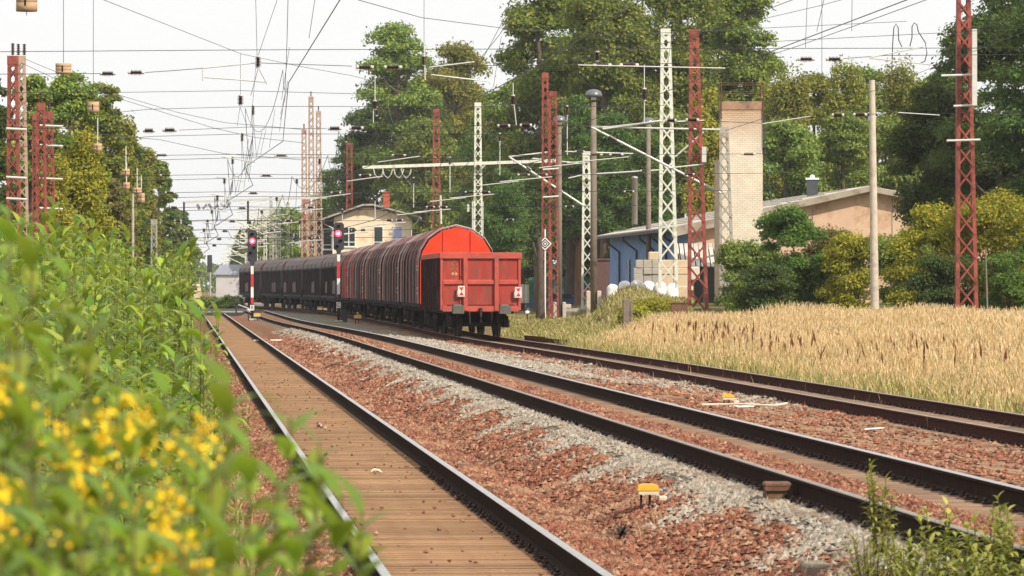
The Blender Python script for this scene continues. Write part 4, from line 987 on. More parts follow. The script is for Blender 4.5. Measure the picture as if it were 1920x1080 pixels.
# long diagonal feeder wires
def feeder(label, pts, k=1.0):
    q = MB(); q.tube([P(x,y,Y) for x,y,Y in pts], [wr(Y)*k for x,y,Y in pts], 5)
    a = P(*pts[0]); solo(q, "feeder_wire", wire_m, a, label, "overhead wire", "diagonal feeder wires")
feeder("feeder wire sloping down from the top left corner to the middle of the sky", [(100,-45,60),(195,0,70),(452,101,100),(560,124,115),(660,142,130),(770,170,150)])
feeder("feeder wire sloping down over the crown of the open topped tree", [(600,-25,60),(672,0,62),(790,33,70),(960,55,80),(1150,66,90),(1700,40,110)])
feeder("upper of two thin wires that fall from the left trees towards the far masts", [(45,110,150),(130,145,160),(232,181,180),(330,210,220),(421,230,260),(570,243,344)])
feeder("lower of two thin wires that fall from the left trees towards the far masts", [(40,118,150),(130,160,165),(240,190,185),(400,240,260),(480,258,300),(570,268,344)])
feeder("thin wire from the rusty red mast down to the far masts", [(95,232,203),(190,252,215),(300,262,240),(420,288,290),(570,300,344)])
feeder("steep wire crossing the pale gap right of the open topped tree", [(975,-60,80),(948,30,85),(900,120,92),(820,240,110),(698,285,150)])
feeder("wire rising past the tall mast head into the top right corner", [(1300,175,100),(1440,105,90),(1500,85,85),(1640,35,75),(1790,-20,65)], 1.2)
feeder("wire climbing from the brick chimney over the concrete pole", [(1360,245,130),(1500,200,125),(1640,170,120),(1790,110,110),(1920,60,100)])
feeder("topmost thin wire in the right corner of the sky", [(1420,38,90),(1540,10,85),(1620,-12,80)])
feeder("near level wire at the right crossing the tall red mast", [(1410,80,95),(1600,70,92),(1800,60,90),(1990,45,88)])
feeder("black cable loop hanging at the right of the sky", [(1672,135,95),(1674,80,95),(1676,52,95),(1680,45,95),(1684,52,95),(1685,75,95),(1691,88,95)], 2.0)
feeder("black cable loop that swings down beside another loop", [(1706,87,95),(1710,70,95),(1710,50,95),(1714,43,95),(1719,46,95),(1722,60,95),(1735,80,95),(1738,100,95),(1734,115,95),(1726,118,95)], 2.0)
feeder("thin vertical hanger wire over the yellow tree", [(1541,-40,90),(1541,150,90)]); feeder("short hanger wire left of the yellow tree", [(1515,-40,90),(1510,90,90)]); feeder("hanger wire meeting the sweeping contact wire", [(1598,-40,82),(1597,58,82)])

# ------------------------------------------------------------------ vegetation
def unit(n): 
    v = rng.normal(size=(n,3)); return v/np.linalg.norm(v, axis=1, keepdims=True)
def kites(C, Nrm, L, W):
    n = len(C); a = unit(n); a -= Nrm*np.sum(a*Nrm, 1, keepdims=True); a /= np.linalg.norm(a, axis=1, keepdims=True)+1e-9
    b = np.cross(Nrm, a); L = L[:,None]/2; W = W[:,None]/2
    V = np.stack([C+a*L, C+b*W-a*L*.15+Nrm*W*.25, C-a*L, C-b*W-a*L*.15+Nrm*W*.25], 1).reshape(-1,3)
    return V, np.arange(4*n).reshape(n,4)
def crown_points(clumps, n):
    c = np.array([q[0] for q in clumps]); r = np.array([q[1] for q in clumps]); wgt = (r[:,0]*r[:,1]+r[:,0]*r[:,2]); wgt = wgt/wgt.sum()
    k = rng.choice(len(clumps), n, p=wgt); d = unit(n); d[:,2] = np.where(d[:,2] < -.35, -d[:,2]*.6, d[:,2])
    rad = rng.uniform(.25, 1, n)**.45*(1+rng.normal(0,.16,n)); 
    Pp = c[k]+d*r[k]*rad[:,None]; N = d*.7+unit(n)*.75+np.array([0,0,.25]); N /= np.linalg.norm(N, axis=1, keepdims=True)
    return Pp, N
BARK = M("tree_bark", (.13,.095,.07), .3, 3, .95, .6, 15, stretch=(2,2,.5)); PBARK = M("pine_bark", (.22,.11,.06), .3, 3, .95, .6, 15, stretch=(2,2,.5)); BIRCHB = M("birch_bark", (.55,.52,.46), .2, 3, .9, c2=(.1,.09,.08), c2amt=.3, c2scale=6, stretch=(1,1,5))
LM = dict(
 broad=leafmat("leaf_broad", [(0.069,0.131,0.028),(0.122,0.200,0.042),(0.185,0.269,0.054),(0.249,0.319,0.062),(0.329,0.375,0.075)], .35),
 pop=leafmat("leaf_poplar", [(0.069,0.131,0.028),(0.127,0.206,0.040),(0.191,0.269,0.050),(0.265,0.331,0.060),(0.382,0.388,0.060)], .38),
 pine=leafmat("leaf_pine", [(0.042,0.085,0.028),(0.072,0.131,0.036),(0.111,0.188,0.045),(0.159,0.231,0.052)], .3),
 birch=leafmat("leaf_birch", [(0.138,0.175,0.035),(0.201,0.237,0.045),(0.265,0.288,0.052),(0.329,0.325,0.055),(0.382,0.350,0.050)], .38),
 rust=leafmat("leaf_rust", [(0.106,0.094,0.035),(0.159,0.125,0.040),(0.212,0.163,0.045),(0.138,0.150,0.040)], .28),
 dark=leafmat("leaf_dark", [(0.032,0.065,0.018),(0.051,0.094,0.024),(0.074,0.125,0.030),(0.106,0.163,0.036)], .3),
 yell=leafmat("leaf_yellow", [(0.212,0.237,0.030),(0.339,0.338,0.035),(0.456,0.413,0.040),(0.572,0.475,0.040),(0.265,0.312,0.040)], .4),
 green=leafmat("leaf_green", [(0.053,0.112,0.024),(0.085,0.169,0.032),(0.117,0.213,0.040),(0.159,0.250,0.045)], .38))
def tree(kind, label, px, py, hw, Y, lm=None, n=9000, leaf=.30, low=.25, group="trees behind the yard", name=None, cat="tree", z0=None, seed=0, dens=1.0):
    global rng; rng = np.random.default_rng(int(px*7+py*3+Y+seed)); rg = random.Random(int(px+py*5+Y))
    X = PX(px,Y); z0 = gzf(X,Y)-.1 if z0 is None else z0; zt = PZ(py,Y); H = zt-z0; Rr = hw*Y/F*1.12
    r = thing(name or {"pine":"pine_tree","birch":"birch_tree","bush":"bush"}.get(kind, "broadleaf_tree"), label, cat, (X,Y,z0), group)
    cl = []; tips = []
    if kind == "broad":
        K = int(58*dens)
        for k in range(K):
            t = rg.uniform(low, 1); prof = math.sin(math.pi*min(1,max(0,(t-low)/(1-low))**.8*.92+.06))**.6
            a = rg.uniform(0, 2*math.pi); d = Rr*prof*math.sqrt(rg.uniform(.05,1))*.85; s = Rr*rg.uniform(.26,.46)
            z = z0+H*t-s*.7*max(0,(t-.8)/.2); cl.append((( X+d*math.cos(a), Y+d*math.sin(a), z), (s, s, s*rg.uniform(.55,.8)))); tips.append(cl[-1][0])
    elif kind == "pop":
        K = int(80*dens)
        for k in range(K):
            t = rg.uniform(low, 1); prof = min(1,(1.04-t)*2.4)**.6*min(1, .55+(t-low))
            a = rg.uniform(0, 2*math.pi); d = Rr*prof*math.sqrt(rg.uniform(.03,1))*.9; s = Rr*rg.uniform(.20,.38)
            cl.append(((X+d*math.cos(a), Y+d*math.sin(a), z0+H*t-s*.5), (s, s, s*rg.uniform(.7,1.15)))); tips.append(cl[-1][0])
    elif kind == "pine":
        K = int(62*dens)
        for k in range(K):
            t = low+(1-low)*(k+rg.random())/K; prof = (1.03-t)**.55*min(1,.6+(t-low)*1.2)
            a = rg.uniform(0, 2*math.pi); d = Rr*prof*rg.uniform(.25,.95); s = Rr*rg.uniform(.32,.52)*(.5+.5*prof)
            cl.append(((X+d*math.cos(a), Y+d*math.sin(a), z0+H*t-s*.3), (s, s, s*.75))); tips.append(cl[-1][0])
    elif kind == "birch":
        K = int(64*dens)
        for k in range(K):
            t = rg.uniform(low, .96); prof = (1.05-t)**.5*min(1,.5+(t-low)*1.4)
            a = rg.uniform(0, 2*math.pi); d = Rr*prof*math.sqrt(rg.uniform(.02,1)); s = Rr*rg.uniform(.24,.40)
            cl.append(((X+d*math.cos(a), Y+d*math.sin(a), z0+H*t-s), (s, s, s*rg.uniform(1.3,2.2)))); tips.append(cl[-1][0])
    else:
        K = int(44*dens)
        for k in range(K):
            t = rg.uniform(.05, .9); a = rg.uniform(0, 2*math.pi); prof = math.sqrt(max(.05,1-(t-.3)**2*1.6))
            d = Rr*prof*math.sqrt(rg.uniform(.02,1))*.85; s = Rr*rg.uniform(.24,.42)
            cl.append(((X+d*math.cos(a), Y+d*math.sin(a), z0+H*t), (s, s, s*.8))); tips.append(cl[-1][0])
        cl.append(((X, Y, z0+H*.82), (Rr*.3, Rr*.3, H*.18)))
    n = int(n*2.5); leaf = leaf*.88; C, N = crown_points(cl, n)
    nf = n//5; i1, i2 = rng.integers(0, len(cl), nf), rng.integers(0, len(cl), nf); cc_ = np.array([q[0] for q in cl]); f_ = rng.random(nf)[:,None]   # loose twigs that bridge the clumps
    near_ = np.linalg.norm(cc_[i1]-cc_[i2], axis=1) < Rr*.9; C[:nf] = np.where(near_[:,None], cc_[i1]*(1-f_)+cc_[i2]*f_+rng.normal(0, Rr*.07, (nf,3)), C[:nf])
    if kind == "birch": C[:,2] -= rng.random(n)**2*H*.05
    C[:,2] = np.maximum(C[:,2], z0+.1)
    Lf = leaf*rng.uniform(.6,1.3,n); Wf = Lf*(.28 if kind == "pine" else .55)
    if kind == "pine": N = unit(n)
    V, Fk = kites(C, N, Lf, Wf)
    me = np_mesh("crown", V-ORG[r.name], Fk, LM[lm or kind] if (lm or kind) in LM else LM["green"]); o = link("crown", me); o.parent = r
    q = MB(); bk = {"pine":PBARK,"birch":BIRCHB}.get(kind, BARK); tr = max(.05, H*.016)
    if kind == "bush":
        for tp in rg.sample(tips, min(9,len(tips))): q.tube([(X+rg.uniform(-.2,.2)*Rr,Y+rg.uniform(-.2,.2)*Rr,z0), ((X+tp[0])/2,(Y+tp[1])/2,z0+(tp[2]-z0)*.55), tp], [.05,.03,.012], 5)
        q.build("stems", bk, r)
    else:
        wob = [(rg.uniform(-.02,.02)*H, rg.uniform(-.02,.02)*H) for _ in range(6)]
        tp_ = [(X+wob[i][0]*(i/5), Y+wob[i][1]*(i/5), z0+H*.94*i/5) for i in range(6)]
        q.tube(tp_, [tr*1.25,tr,tr*.82,tr*.62,tr*.4,tr*.12], 8)
        for tp in tips[:22]:
            zb = max(z0+H*low*.6, tp[2]-max(.6,math.hypot(tp[0]-X,tp[1]-Y)*.8)); f = min(.98,(zb-z0)/(H*.94))*5; i = min(4,int(f)); fr_ = f-i
            b0 = [tp_[i][j]+(tp_[i+1][j]-tp_[i][j])*fr_ for j in range(3)]
            mid = [(b0[j]+tp[j])/2 for j in range(3)]; mid[2] -= .05*H*.3
            q.tube([b0, mid, tp], [tr*.34,tr*.22,tr*.06], 5)
        q.build("trunk", bk, r)
    return r
G1 = "trees behind the yard"
TREES = [
 # kind, label, px, py, hw, Y, leafmat, n, leaf, low
 ("broad","tall open topped tree showing sky between its clumps above the cream house",742,38,80,425,"broad",9000,.42,.42),
 ("broad","olive domed tree directly right of the open topped tree",850,76,92,432,"birch",15000,.42,.35),
 ("broad","dark tree whose left side edges the sky over the cream house chimney",708,165,72,440,"dark",12000,.42,.2),
 ("pine","dark pine between the cream house and the slender white mast",800,188,92,424,"pine",12000,.46,.15),
 ("pine","dark pine behind the dark red mast, its edge towards the pale sky",655,258,55,438,"pine",9000,.46,.1),
 ("broad","yellowish round tree low over the house ridge behind the red mast",800,215,70,418,"broad",9000,.4,.2),
 ("pine","dark pine behind the slender white mast",905,215,72,395,"pine",11000,.44,.1),
 ("broad","rust brown tree top between the white mast and the two red masts",935,205,52,372,"rust",8000,.36,.3),
 ("pop","giant leafy tree at the edge of the sky above the two red masts",1012,-55,92,340,"pop",19000,.36,.3),
 ("pop","giant leafy tree in the middle, its yellowish crown cut by the top of the picture",1135,-75,105,332,"pop",21000,.36,.3),
 ("pop","giant leafy tree behind the tall white mast head",1275,-60,105,338,"pop",17000,.36,.34),
 ("pop","giant leafy tree with ragged right edge above the chimney railing",1395,-38,80,342,"pop",13000,.36,.42),
 ("pine","fresh green pine with feathery top between the two lamp posts",1085,182,62,318,"pine",11000,.36,.34),
 ("pine","broad dark pine behind the white mast with the red marker",1150,215,80,322,"pine",12000,.38,.36),
 ("pine","dark pine filling the gap right of the diamond sign",1010,300,70,318,"pine",11000,.36,.40),
 ("pine","low bushy pine right behind the red wagon",948,320,60,300,"pine",11000,.34,.35),
 ("pine","dark pine behind the storehouse flue",1215,250,72,312,"pine",11000,.36,.3),
 ("birch","yellow hanging birch seen left of the brick chimney",1325,148,42,296,"yell",12000,.28,.1),
 ("birch","grey olive birch right of the brick chimney",1478,122,62,318,"birch",13000,.3,.15),
 ("birch","golden birch crown behind the round concrete pole",1588,98,58,326,"birch",12000,.3,.2),
 ("birch","thin grey birch crown between the concrete pole and the tall red mast",1690,92,58,322,"birch",10000,.3,.2),
 ("broad","dark green tree over the storehouse roof beside the chimney cable",1475,215,78,298,"broad",13000,.32,.05),
 ("broad","mid green tree above the roof vent",1580,205,75,302,"broad",13000,.32,.05),
 ("broad","light green tree behind the upper part of the concrete pole",1660,215,72,305,"broad",12000,.32,.05),
 ("broad","dark broad tree hiding the right end of the tan gable",1755,150,85,212,"dark",16000,.24,.2),
 ("broad","tall dark tree behind the tall red mast, cut by the top edge",1875,-25,110,208,"dark",20000,.24,.22),
 ("broad","darkest tree at the right edge of the picture",1965,-70,110,200,"dark",18000,.24,.1),
 ("pop","leafy tree filling the gap between the two red masts and the middle giant",1072,-40,85,350,"broad",15000,.38,.3),
 ("pop","leafy tree between the tall white mast and the middle giant, lower branches full",1205,-50,95,352,"pop",16000,.38,.2),
 ("pop","leafy tree behind the tall red mast head beside the white one",1338,-30,85,356,"broad",15000,.38,.3),
 ("broad","round green tree behind the two domed lamps",1120,110,95,345,"broad",15000,.36,.34),
 ("broad","green tree between diamond sign and slender white mast, its crown in half shade",975,140,80,350,"broad",14000,.36,.34),
 ("broad","green tree low behind the tall white mast",1250,185,85,330,"broad",14000,.36,.05),
 ("birch","olive tree at the right side of the chimney railing",1440,135,55,335,"birch",11000,.34,.05),
 ("broad","olive tree between the two birches behind the storehouse ridge",1530,135,70,338,"birch",13000,.34,.05),
 ("broad","olive green tree behind the concrete pole top, right of the golden birch",1640,120,70,336,"broad",13000,.34,.05),
 ("broad","tree filling the space between the thin grey birch and the dark broad tree",1725,140,65,330,"broad",12000,.34,.05),
 ("broad","dark tree behind the top of the dark broad tree, left of the tall red mast",1800,60,75,235,"dark",15000,.26,.1),
 ("broad","green tree behind the red mast that stands left of the slender white one",840,130,95,450,"broad",15000,.42,.05),
 ("broad","green tree behind the open topped tree, filling below its clumps",745,150,85,455,"broad",15000,.42,.05),
 ("broad","dark hedge like tree closing the view behind the green fence, next to the red wagon",975,390,60,392,"dark",9000,.4,.02),
 ("broad","dark hedge like tree closing the view behind the blue car",1048,400,60,396,"dark",9000,.4,.02),
 ("broad","dark hedge like tree behind the right part of the green fence",1120,395,60,394,"dark",9000,.4,.02),
 ("broad","dark hedge like tree behind the brown container",1185,400,60,390,"dark",9000,.4,.02),
 # far right row towards the vanishing point
 ("pine","small dark pine just left of the pale brown masts",618,318,46,470,"pine",7000,.46,.05),
 ("broad","dark green tree behind the far row of cantilever masts",545,384,52,540,"broad",8000,.5,.05),
 ("broad","dull green tree behind the nearest red signal",500,402,40,640,"broad",6000,.55,.05),
 ("pine","hazy tree at the end of the far mast row",455,436,34,820,"pine",5000,.7,.05),
]
for k, lab, px, py, hw, Y, lm, n, lf, lo in TREES: tree(k, lab, px, py, hw, Y, lm, n, lf, lo, G1)
G2 = "trees left of the line"
LEFT = [
 ("broad","dark tree at the left edge behind the red masts",-18,135,55,182,"dark",12000,.22,.1),
 ("broad","olive tree behind the tan mast and its red neighbour",58,140,52,196,"broad",12000,.22,.15),
 ("broad","tall rounded green tree behind the yellowish drum weight",128,128,62,206,"pop",15000,.22,.25),
 ("birch","yellow birch under the reddish drum weight",150,215,62,198,"yell",13000,.2,.05),
 ("broad","green tree sloping to the sky right of the reddish drum weight",192,150,52,224,"pop",12000,.24,.25),
 ("birch","olive birch beside the small pinkish drum weight",226,212,44,236,"birch",11000,.24,.1),
 ("birch","golden birch low behind the red masts",108,290,56,190,"yell",10000,.2,.05),
 ("broad","rusty brown tree under the pinkish drum weight",205,330,48,216,"rust",9000,.24,.05),
 ("broad","full green tree between the two drum weights and the red masts",95,165,58,232,"birch",13000,.24,.05),
 ("broad","full green tree behind the reddish drum weight, reaching down to the thicket",165,185,55,246,"birch",13000,.26,.05),
 ("birch","olive green birch stepping down to the line above the thin grey pole",248,235,40,270,"birch",10000,.28,.05),
 ("broad","olive tree at the left picture edge low behind the red masts",20,250,60,215,"birch",12000,.24,.05),
 ("pine","shaded pine behind the thin grey pole",250,265,40,262,"pine",9000,.28,.05),
 ("birch","slim birch at the sky edge near the small pale weights",272,262,32,280,"birch",8000,.26,.1),
 ("broad","green tree above the small pale lattice mast",296,300,32,320,"broad",8000,.32,.1),
 ("pine","dark tree at the sky edge beyond the small pale lattice mast",312,330,28,370,"pine",7000,.36,.05),
 ("broad","hazy green tree further down the left side of the line",328,385,28,450,"broad",7000,.4,.05),
 ("pine","spiky hazy pine where the left tree row meets the pale sky",347,398,22,560,"pine",6000,.5,.05),
 ("broad","farthest hazy tree of the left row",355,440,24,720,"broad",5000,.6,.05),
]
for k, lab, px, py, hw, Y, lm, n, lf, lo in LEFT: tree(k, lab, px, py, hw, Y, lm, n, lf, lo, G2)
G3 = "bushes by the dry field"
BUSH = [
 ("dense dark green bush standing right of the brick chimney",1482,392,56,186,"green",15000,.17),
 ("olive bush at the chimney foot behind the grey mast",1408,455,52,196,"broad",9000,.17),
 ("low dark bush under the dense green one",1440,500,50,180,"dark",7000,.16),
 ("thin rust coloured bush in front of the tan gable",1560,430,45,190,"rust",4000,.15),
 ("yellow green bush at the foot of the round concrete pole",1605,440,55,184,"yell",9000,.16),
 ("dark leafy bush right of the round concrete pole",1690,440,60,178,"broad",11000,.16),
 ("big yellow bush behind the tall red mast, left half",1755,385,72,174,"yell",15000,.16),
 ("big golden bush between the tall red mast and the picture edge",1868,365,72,172,"yell",15000,.16),
 ("yellow bush cut by the right edge of the picture",1950,385,60,170,"yell",9000,.16),
 ("bright green low bush right of the leaning stake",1885,480,48,164,"green",8000,.14),
 ("low dark green bush at the foot of the tall red mast",1775,485,58,166,"dark",9000,.14),
 ("low yellow green scrub on the mound beside the old post",1222,578,40,186,"yell",9000,.12),
 ("olive scrub on the mound right of the old post",1190,582,24,182,"yell",6000,.12),
 ("straggly weeds at the foot of the grey lattice mast",1395,535,30,185,"broad",4000,.12),
]
for lab, px, py, hw, Y, lm, n, lf in BUSH: tree("bush", lab, px, py-8, hw*1.14, Y, lm, n, lf, .05, G3, cat="bush")
for px, py, hw, Y, lab in ((395,560,22,395,"low hazy bush on the verge beyond the road crossing, left one"),(432,556,24,392,"low hazy bush on the verge beyond the road crossing, right one")):
    tree("bush", lab, px, py, hw, Y, "broad", 3000, .25, .05, "verge bushes", cat="bush", z0=-.2)
# far woods that read as one mass
rng = np.random.default_rng(3); n = 26000
Xf = rng.uniform(-260, 200, n); Yf = rng.uniform(1150, 1250, n); hh = 7+2.2*np.sin(Xf*.11)+1.5*np.sin(Xf*.37+1); Zf = hh*rng.random(n)**.7
V, Fk = kites(np.stack([Xf,Yf,Zf],1), unit(n), rng.uniform(1.2,2.2,n), rng.uniform(.8,1.4,n))
tag(link("far_woods", np_mesh("far_woods", V, Fk, LM["pine"])), "distant woods on the horizon at the end of the line", None, None, "stuff")

# ---- leafy weeds with arching lance leaves
weed_leaf = leafmat("weed_leaf", [(.10,.19,.024),(.18,.31,.032),(.28,.41,.042),(.42,.51,.065),(.07,.14,.023)], .45, .4)
weed_stem = M("weed_stem", (.14,.11,.04), .3, 10, .8)
gold_m = islmat("goldenrod_yellow", [(.95,.62,.02),(.98,.70,.03),(.88,.52,.015)], .7)
def lance(base, az, el, L, W, droop, seg=4):
    """one curved leaf as a strip"""
    p = np.array(base, float); V = []; wd = [.25,.85,1.0,.7,.28,.03] if seg == 5 else [.3,1.0,.95,.55,.03]
    side = np.array([-math.sin(az), math.cos(az), 0]); 
    for i in range(seg+1):
        e = el-droop*i/seg; tw = W*wd[i]/2
        V += [p+side*tw, p-side*tw]
        p = p+np.array([math.cos(az)*math.cos(e), math.sin(az)*math.cos(e), math.sin(e)])*L/seg
    return V
def stem_leaves(top, base, n, L, W, rg, t0=.2, seg=4, curve=0.0):
    V = []; Fs = []; top = np.array(top); base = np.array(base); pts = []
    for i in range(7):
        t = i/6; p = base+(top-base)*t; p = p+np.array([curve*math.sin(t*math.pi), 0, 0]); pts.append(p)
    for k in range(n):
        t = t0+(1-t0)*(k+rg.random())/n; i = min(5,int(t*6)); p = pts[i]+(pts[i+1]-pts[i])*(t*6-i)
        az = k*2.4+rg.uniform(-.4,.4); el = rg.uniform(.15,.95) if t < .93 else rg.uniform(.7,1.3)
        lv = lance(p, az, el, L*rg.uniform(.7,1.15)*(1 if t < .85 else .75), W*rg.uniform(.8,1.2), rg.uniform(.9,1.9), seg); b = len(V); V += lv
        for s_ in range(seg): Fs.append((b+2*s_, b+2*s_+1, b+2*s_+3, b+2*s_+2))
    return V, Fs, pts
def weed(name, label, H, nst, rad, nl, L, W, group, seed, spread=.25):
    rg = random.Random(seed); r = thing(name, label, "plant", (0,0,0), group); V = []; Fs = []; st = MB()
    for k in range(nst):
        a = rg.uniform(0,6.28); d = rad*math.sqrt(rg.random()); h = H*rg.uniform(.72,1.0); b0 = (d*math.cos(a), d*math.sin(a), 0); tp = (b0[0]*(1+spread)+rg.uniform(-.12,.12), b0[1]*(1+spread)+rg.uniform(-.12,.12), h)
        v, f, pts = stem_leaves(tp, b0, nl, L, W, rg, .12); b = len(V); V += v; Fs += [tuple(b+i for i in q) for q in f]
        st.tube(pts, [.008,.007,.006,.005,.004,.003,.002], 4)
    o = link("leaves", np_mesh("leaves", V, Fs, weed_leaf, True)); o.parent = r; st.build("stems", weed_stem, r, False); return r
GW = "leafy weeds of the thicket"; LW = "tall leafy weed with arching lance shaped leaves in the thicket beside the track"
protos = [weed("tall_weed", LW, 2.25, 7, .36, 27, .32, .052, GW, s, .18) for s in range(4)]
small = [weed("tall_weed", LW, 1.1, 7, .3, 20, .22, .042, GW, 20+s) for s in range(2)]
rw = random.Random(5); cnt = 0; spots = []
Y = 19.0
while Y < 196:
    step = .62+Y*.0085; left = -.0445*Y-.6; u = -.42 if Y > 42 else -.2
    while u > left and cnt < 275:
        uu = u+rw.uniform(-.25,.25)*step; yy = Y+rw.uniform(-.4,.4)*step; spots.append((uu, yy, step)); u -= step*(1.0 if u > -1.5 else 1.35); 
    Y += step*1.15
rw.shuffle(spots); spots.sort(key=lambda q: q[1]); 
if len(spots) > 285:
        spots = [q for i, q in enumerate(spots) if rw.random() < 285/len(spots)]
extra = set()
for k in range(12): Yk = rw.uniform(48,100); spots.append((rw.uniform(.1,.6), Yk, .5)); extra.add(spots[-1])
for Yk, uk in ((128,1.0),(62,.8),(58,.6),(140,.5)): spots.append((uk, Yk, .5)); extra.add(spots[-1])
used = set()
for uu, yy, step in spots:
    x = uu-SL*yy; z = gzf(x,yy)-.05; edge = uu > -.75
    ex = (uu,yy,step) in extra; pr = rw.choice(small if ex or (edge and rw.random() < .7) else protos); s_ = (.6 if ex else 1.0+min(.35,yy/330))*rw.uniform(.85,1.1)
    hcap = {True:1.0, False:min(1.12, .72+max(0,(-uu))*.28)}[edge]; sc = (s_*1.05, s_*1.05, s_*hcap if pr in protos else s_)
    if yy < 40 and pr in protos: sc = (s_*.9, s_*.9, min(sc[2], .93))
    if id(pr) not in used:
        used.add(id(pr)); pr.location = (x,yy,z); pr.rotation_euler = (0,0,rw.uniform(0,6.28)); pr.scale = sc
    else: copy_tree(pr, (x,yy,z), rw.uniform(0,6.28), None, None, sc)
gold_leaf = leafmat('goldenrod_leaf', [(.17,.28,.03),(.27,.40,.04),(.11,.20,.026),(.40,.48,.06)], .45, .4)
# ---- blurred goldenrod right in front of the camera
GG = "goldenrod close to the camera"
def golden(px, py, Y, flower, dx=0, L=.12, W=.03, seed=0, n=44):
    rg = random.Random(seed); top = np.array(P(px,py,Y)); base = np.array([top[0]+dx, Y+rg.uniform(-.2,.2), -.15]); 
    lab = "goldenrod with a yellow plume, blurred close to the camera" if flower else "blurred leafy goldenrod shoot close to the camera without flowers"
    r = thing("goldenrod", lab, "plant", tuple(base), GG+(" in flower" if flower else " without flowers"))
    v, f, pts = stem_leaves(top, base, n, L, W, rg, .55, 5, rg.uniform(-.03,.03))
    o = link("leaves", np_mesh("leaves", np.array(v)-base, f, gold_leaf, True)); o.parent = r
    st = MB(); st.tube(pts, [.006,.006,.005,.005,.004,.003,.002], 5); st.build("stem", weed_stem, r)
    if flower:
        C = []
        for k in range(7):
            t = k/6; az = k*2.4; b0 = top+np.array([0,0,-.06*(1-t)+.012]); Lb = .072*(1-t*.6)
            for j in range(9):
                q = (j+1)/9; C.append(b0+np.array([math.cos(az)*Lb*q, math.sin(az)*Lb*q, .035*math.sin(q*2.6)-.01*q])+np.array([rg.gauss(0,.003) for _ in range(3)]))
        C = np.array(C); C = np.repeat(C, 2, 0)+np.random.default_rng(seed).normal(0,.0045,(len(C)*2,3)); nrm = unit(len(C))
        V, Fk = kites(C, nrm, np.full(len(C), .009), np.full(len(C), .008)); o = link("flower_plume", np_mesh("flower_plume", V-base, Fk, gold_m)); o.parent = r
GL = [(20,392,6.8,0,0),(62,455,7.4,0,0),(128,508,7.8,0,.0),(-20,500,6,0,0),(30,590,5.6,0,0),(165,610,6.2,0,0),(95,640,7.2,0,0),(220,690,7.6,0,0),(60,720,5.4,0,0),(310,735,8.4,0,0),(150,735,6.6,0,0),
      (125,852,6.3,1,0),(188,818,6.2,1,0),(245,798,6.0,1,0),(150,900,5.9,1,0),(372,836,6.1,1,0),(310,968,5.6,1,0),(292,1045,5.3,1,0),(335,1072,5.3,1,0),(3,745,5.6,1,0),(8,962,5.2,1,0),
      (428,722,5.8,0,-.05),(545,782,6.2,0,-.10),(600,830,6.5,0,-.12),(470,840,5.6,0,-.06),(640,930,6.1,0,-.12),(395,880,5.4,0,0),(560,985,5.6,0,-.08),(60,890,5.0,0,0),(150,960,5.0,0,0),(230,1000,5.3,0,0),(430,1000,5.2,0,0),(90,1010,4.8,0,0),(340,1020,5.0,0,0),(520,900,5.9,0,-.08),(10,840,5.4,0,0),(200,920,5.6,0,0),(120,760,6.0,0,0),(270,760,7.0,0,0),(30,660,6.8,0,0),(350,790,7.4,0,0),(410,940,5.6,0,0),(250,960,5.2,0,0),(60,1000,5.0,0,0),(370,1050,5.2,0,0),(120,900,5.4,0,0),(0,1040,4.8,0,0),(490,960,5.8,0,-.06),(680,960,6.4,0,-.14),(600,900,6.2,0,-.12)]
for i, (px, py, Y, fl, dx) in enumerate(GL): golden(px, py, Y, fl, dx, .13, .031, 100+i)

# ---- green weeds at the bottom right
GR = "weeds by the concrete slab"
bright_leaf = leafmat("bright_weed_leaf", [(.28,.30,.055),(.38,.38,.08),(.18,.24,.045),(.46,.44,.12)], .35, .5)
def sprig(label, px, pyt, Y, nst, rad, nl, L, W, seed, mat=None):
    rg = random.Random(seed); X = PX(px,Y); z0 = gzf(X,Y)-.03; H = PZ(pyt,Y)-z0; r = thing("yellow_green_weed", label, "plant", (X,Y,z0), GR); V = []; Fs = []; st = MB()
    for k in range(nst):
        a = rg.uniform(0,6.28); d = rad*math.sqrt(rg.random()); h = H*(1 if k == 0 else rg.uniform(.45,.95)); b0 = (d*.4*math.cos(a), d*.4*math.sin(a), 0); tp = (d*math.cos(a), d*math.sin(a), h)
        v, f, pts = stem_leaves(tp, b0, nl, L, W, rg, .1); b = len(V); V += v; Fs += [tuple(b+i for i in q) for q in f]; st.tube(pts, [.006,.006,.005,.004,.004,.003,.002], 4)
    o = link("leaves", np_mesh("leaves", V, Fs, mat or bright_leaf, True)); o.parent = r; st.build("stems", weed_stem, r, False)
for i, (lab, px, py, Y, ns, rad, nl, L, W) in enumerate([
 ("slender yellow green weed standing up against the gravel",1652,868,28.5,7,.13,40,.11,.026),
 ("leafy green weed beside the slender one, below the rail end",1760,945,26.5,6,.16,28,.12,.03),
 ("dense yellow green weed near the bottom right corner",1838,958,25.5,9,.2,30,.13,.03),
 ("weed cut by the right edge of the picture",1908,930,26.0,7,.18,30,.12,.028),
 ("low sprawling weed at the foot of the dense one",1790,1015,25.2,7,.2,26,.12,.028),
 ("small bright weed between the slender one and the leafy one",1705,985,26.2,9,.14,34,.10,.024),
 ("pale grassy tuft right above the concrete slab",1635,1000,26.4,30,.22,9,.24,.010),
 ("second pale grassy tuft, right of the one by the slab",1700,1020,25.8,30,.22,9,.22,.010),
 ("low weed leaning over the bottom edge near the corner",1872,1030,24.8,7,.18,26,.12,.028)]): sprig(lab, px, py, Y, ns, rad, nl, L, W, 30+i)
sprig("low green tuft growing on the concrete slab", 1590, 1040, 29.3, 12, .14, 22, .05, .018, 6, LM["green"])
sprig("small green shoot growing inside the second track", 1630, 862, 37, 2, .05, 12, .05, .014, 8)

